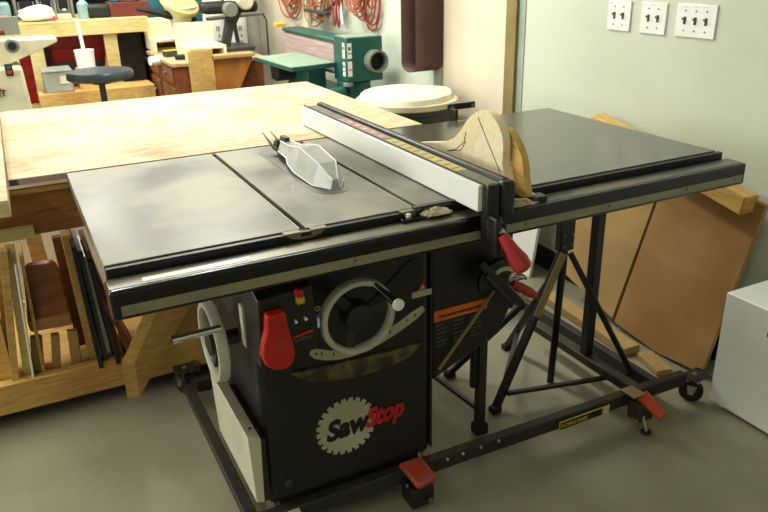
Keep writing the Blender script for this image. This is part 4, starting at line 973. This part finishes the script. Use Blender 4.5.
# upright ply board + triangular gusset in front of desk
a = Y_(187, 52, 3.52); b = Y_(216, 91, 3.52)
up_ = thing('plywood_stand', 'upright yellow plywood stand with triangular orange gusset beside the desk', 'stand', (1.15, 3.5, 0))
MB().box(a.x, b.x, 3.50, 3.52, .0, a.z + .005).build('upright_board', 'pine', up_, .001)
a2 = Y_(216, 58, 3.56); b2 = Y_(251, 55, 3.56)
MB().prism([(b.x, a2.z), (b2.x, a2.z), (b2.x, a2.z - .02), (b.x + .10, a2.z - .34), (b.x, a2.z - .34)], 1, 3.54, 3.56).build('gusset', 'orangeply', up_, .001)
MB().box(b.x - .01, b2.x + .01, 3.50, 3.60, a2.z, a2.z + .02).build('ledge', 'tanply', up_, .001)
# mitre saw on the desk
Ms = thing('mitre_saw', 'mitre saw with cream yellow blade guard and black arm above the desk', 'mitre saw', (1.3, 4.15, dz_))
g0 = Y_(180, 8, 4.15)
zt_ = g0.z
MB().lathe([(.12, -.02), (.135, -.012), (.135, .012), (.12, .02)], (g0.x, 4.15, zt_ + .03), (.25, -.5, .83), 32).build('guard_rim', 'yellowsaw', Ms)
MB().lathe([(.115, 0), (.07, .12), (.05, .17)], (g0.x, 4.15, zt_ + .02), (-.05, .15, -1), 28).build('guard_cone', 'cream', Ms)
MB().tube([(g0.x - .30, 4.12, zt_ + .01), (g0.x - .2, 4.12, zt_ - .01), (g0.x - .10, 4.12, zt_ - .04), (g0.x + .1, 4.15, zt_ - .09)], [.012, .02, .028, .02], 10).build('handle', 'print', Ms)
MB().obox((1.36, 4.12, dz_ + .0), (1.42, 4.12, dz_ + .20), .07, .06).build('arm', 'darkgrey', Ms, .01)
MB().obox((1.42, 4.12, dz_ + .19), (1.5, 4.16, dz_ + .30), .07, .07).build('arm', 'darkgrey', Ms, .01)
MB().box(1.22, 1.62, 4.05, 4.25, zt_ - .05, zt_ + .03).build('motor_housing', 'print', Ms, .03, 3)
MB().cyl((1.40, 3.98, zt_ - .02), (1.40, 4.06, zt_ - .02), .05).build('motor_cap', 'grey', Ms, .008)
MB().cyl((1.52, 4.02, zt_ + .03), (1.52, 4.2, zt_ + .03), .06).build('motor', 'cream', Ms, .01)
MB().box(1.26, 1.55, 3.98, 4.3, dz_ + .001, dz_ + .03).build('base', 'darkgrey', Ms, .006)
MB().lathe([(.001, 0), (.07, .004), (.10, .0), (.10, .02)], (1.3, 4.2, dz_ + .03), (0, 0, 1), 24).build('turntable', 'darkgrey', Ms)
# teal tarp
blob((1.06, 5.05, .98), .16, .14, .33, 'teal_bag', 'teal', 'teal cloth bag hanging behind the mitre saw', 'bag', 8, .2)
blob((1.45, 5.15, .88), .16, .14, .33, 'teal_bag', 'teal', 'teal cloth bundle right behind the saw motor', 'bag', 12, .2)
tag(MB().box(.93, 1.45, 4.85, 5.3, .0, .62).build('storage_crate', 'darkgrey', None, .01), 'dark storage crate behind the wooden desk', 'crate')
# handle bar cart with white sacks
Ca = thing('hand_cart', 'grey tubular steel hand cart handle in front of the white sacks', 'hand cart', (1.62, 4.4, 0))
a = Y_(206, 19, 4.35); b = Y_(262, 13, 4.35); c = Y_(233, 17, 4.35); d = Y_(240, 52, 4.35)
MB().tube([a, a.lerp(b, .5), b], .016, 10).build('handle_bar', 'grey', Ca)
MB().tube([c, d, Vector((d.x + .03, 4.35, .02))], .016, 10).build('upright_tube', 'darkgrey', Ca)
MB().tube([b, b + Vector((.03, 0, -.05)), b + Vector((.035, .02, -.3)), b + Vector((.05, .02, -.5))], .007, 8).build('cable', 'darkgrey', Ca)
def sack(px0, px1, y, zt, label, txt, m_='bagwhite'):
    a = Y_(px0, 40, y).x; b = Y_(px1, 40, y).x
    r = thing('tall_sack', label, 'sack', ((a + b) / 2, y + .06, 0), 'tall sacks behind the cart')
    mb = MB(); cx = (a + b) / 2; hw = (b - a) / 2
    prof = [(hw * .9, 0), (hw, .05), (hw * 1.02, zt * .5), (hw * .96, zt - .06), (hw * .6, zt)]
    mb.lathe(prof, (cx, y + .06, 0), (0, 0, 1), 24)
    for v in mb.b.verts: v.co.y = y + .06 + (v.co.y - y - .06) * .6; v.co.x += .012 * noise.noise(v.co * 6)
    mb.build('sack_body', m_, r)
    if txt: text(txt, 'sack_lettering', 'darkgrey', r, (cx + .028, y + .052 - hw * .66, .62), .075, (.04, 0, 1), (-1, 0, 0), bold=.001)
    return r
sack(207, 228, 4.7, 1.12, 'white sack with dark vertical lettering, left of the two sacks', '= - = - =')
sack(229, 250, 4.6, 1.15, 'white sack with dark vertical lettering, right of the two sacks', '= - = - =')
sack(250, 263, 4.9, 1.25, 'tall grey cloth roll beside the white sacks', None, 'baggrey')
blob((Y_(225, 3, 4.9).x, 4.95, 1.26), .27, .14, .14, 'grey_sack', 'baggrey', 'large grey cloth bag resting over the white sacks', 'bag', 2, .15)
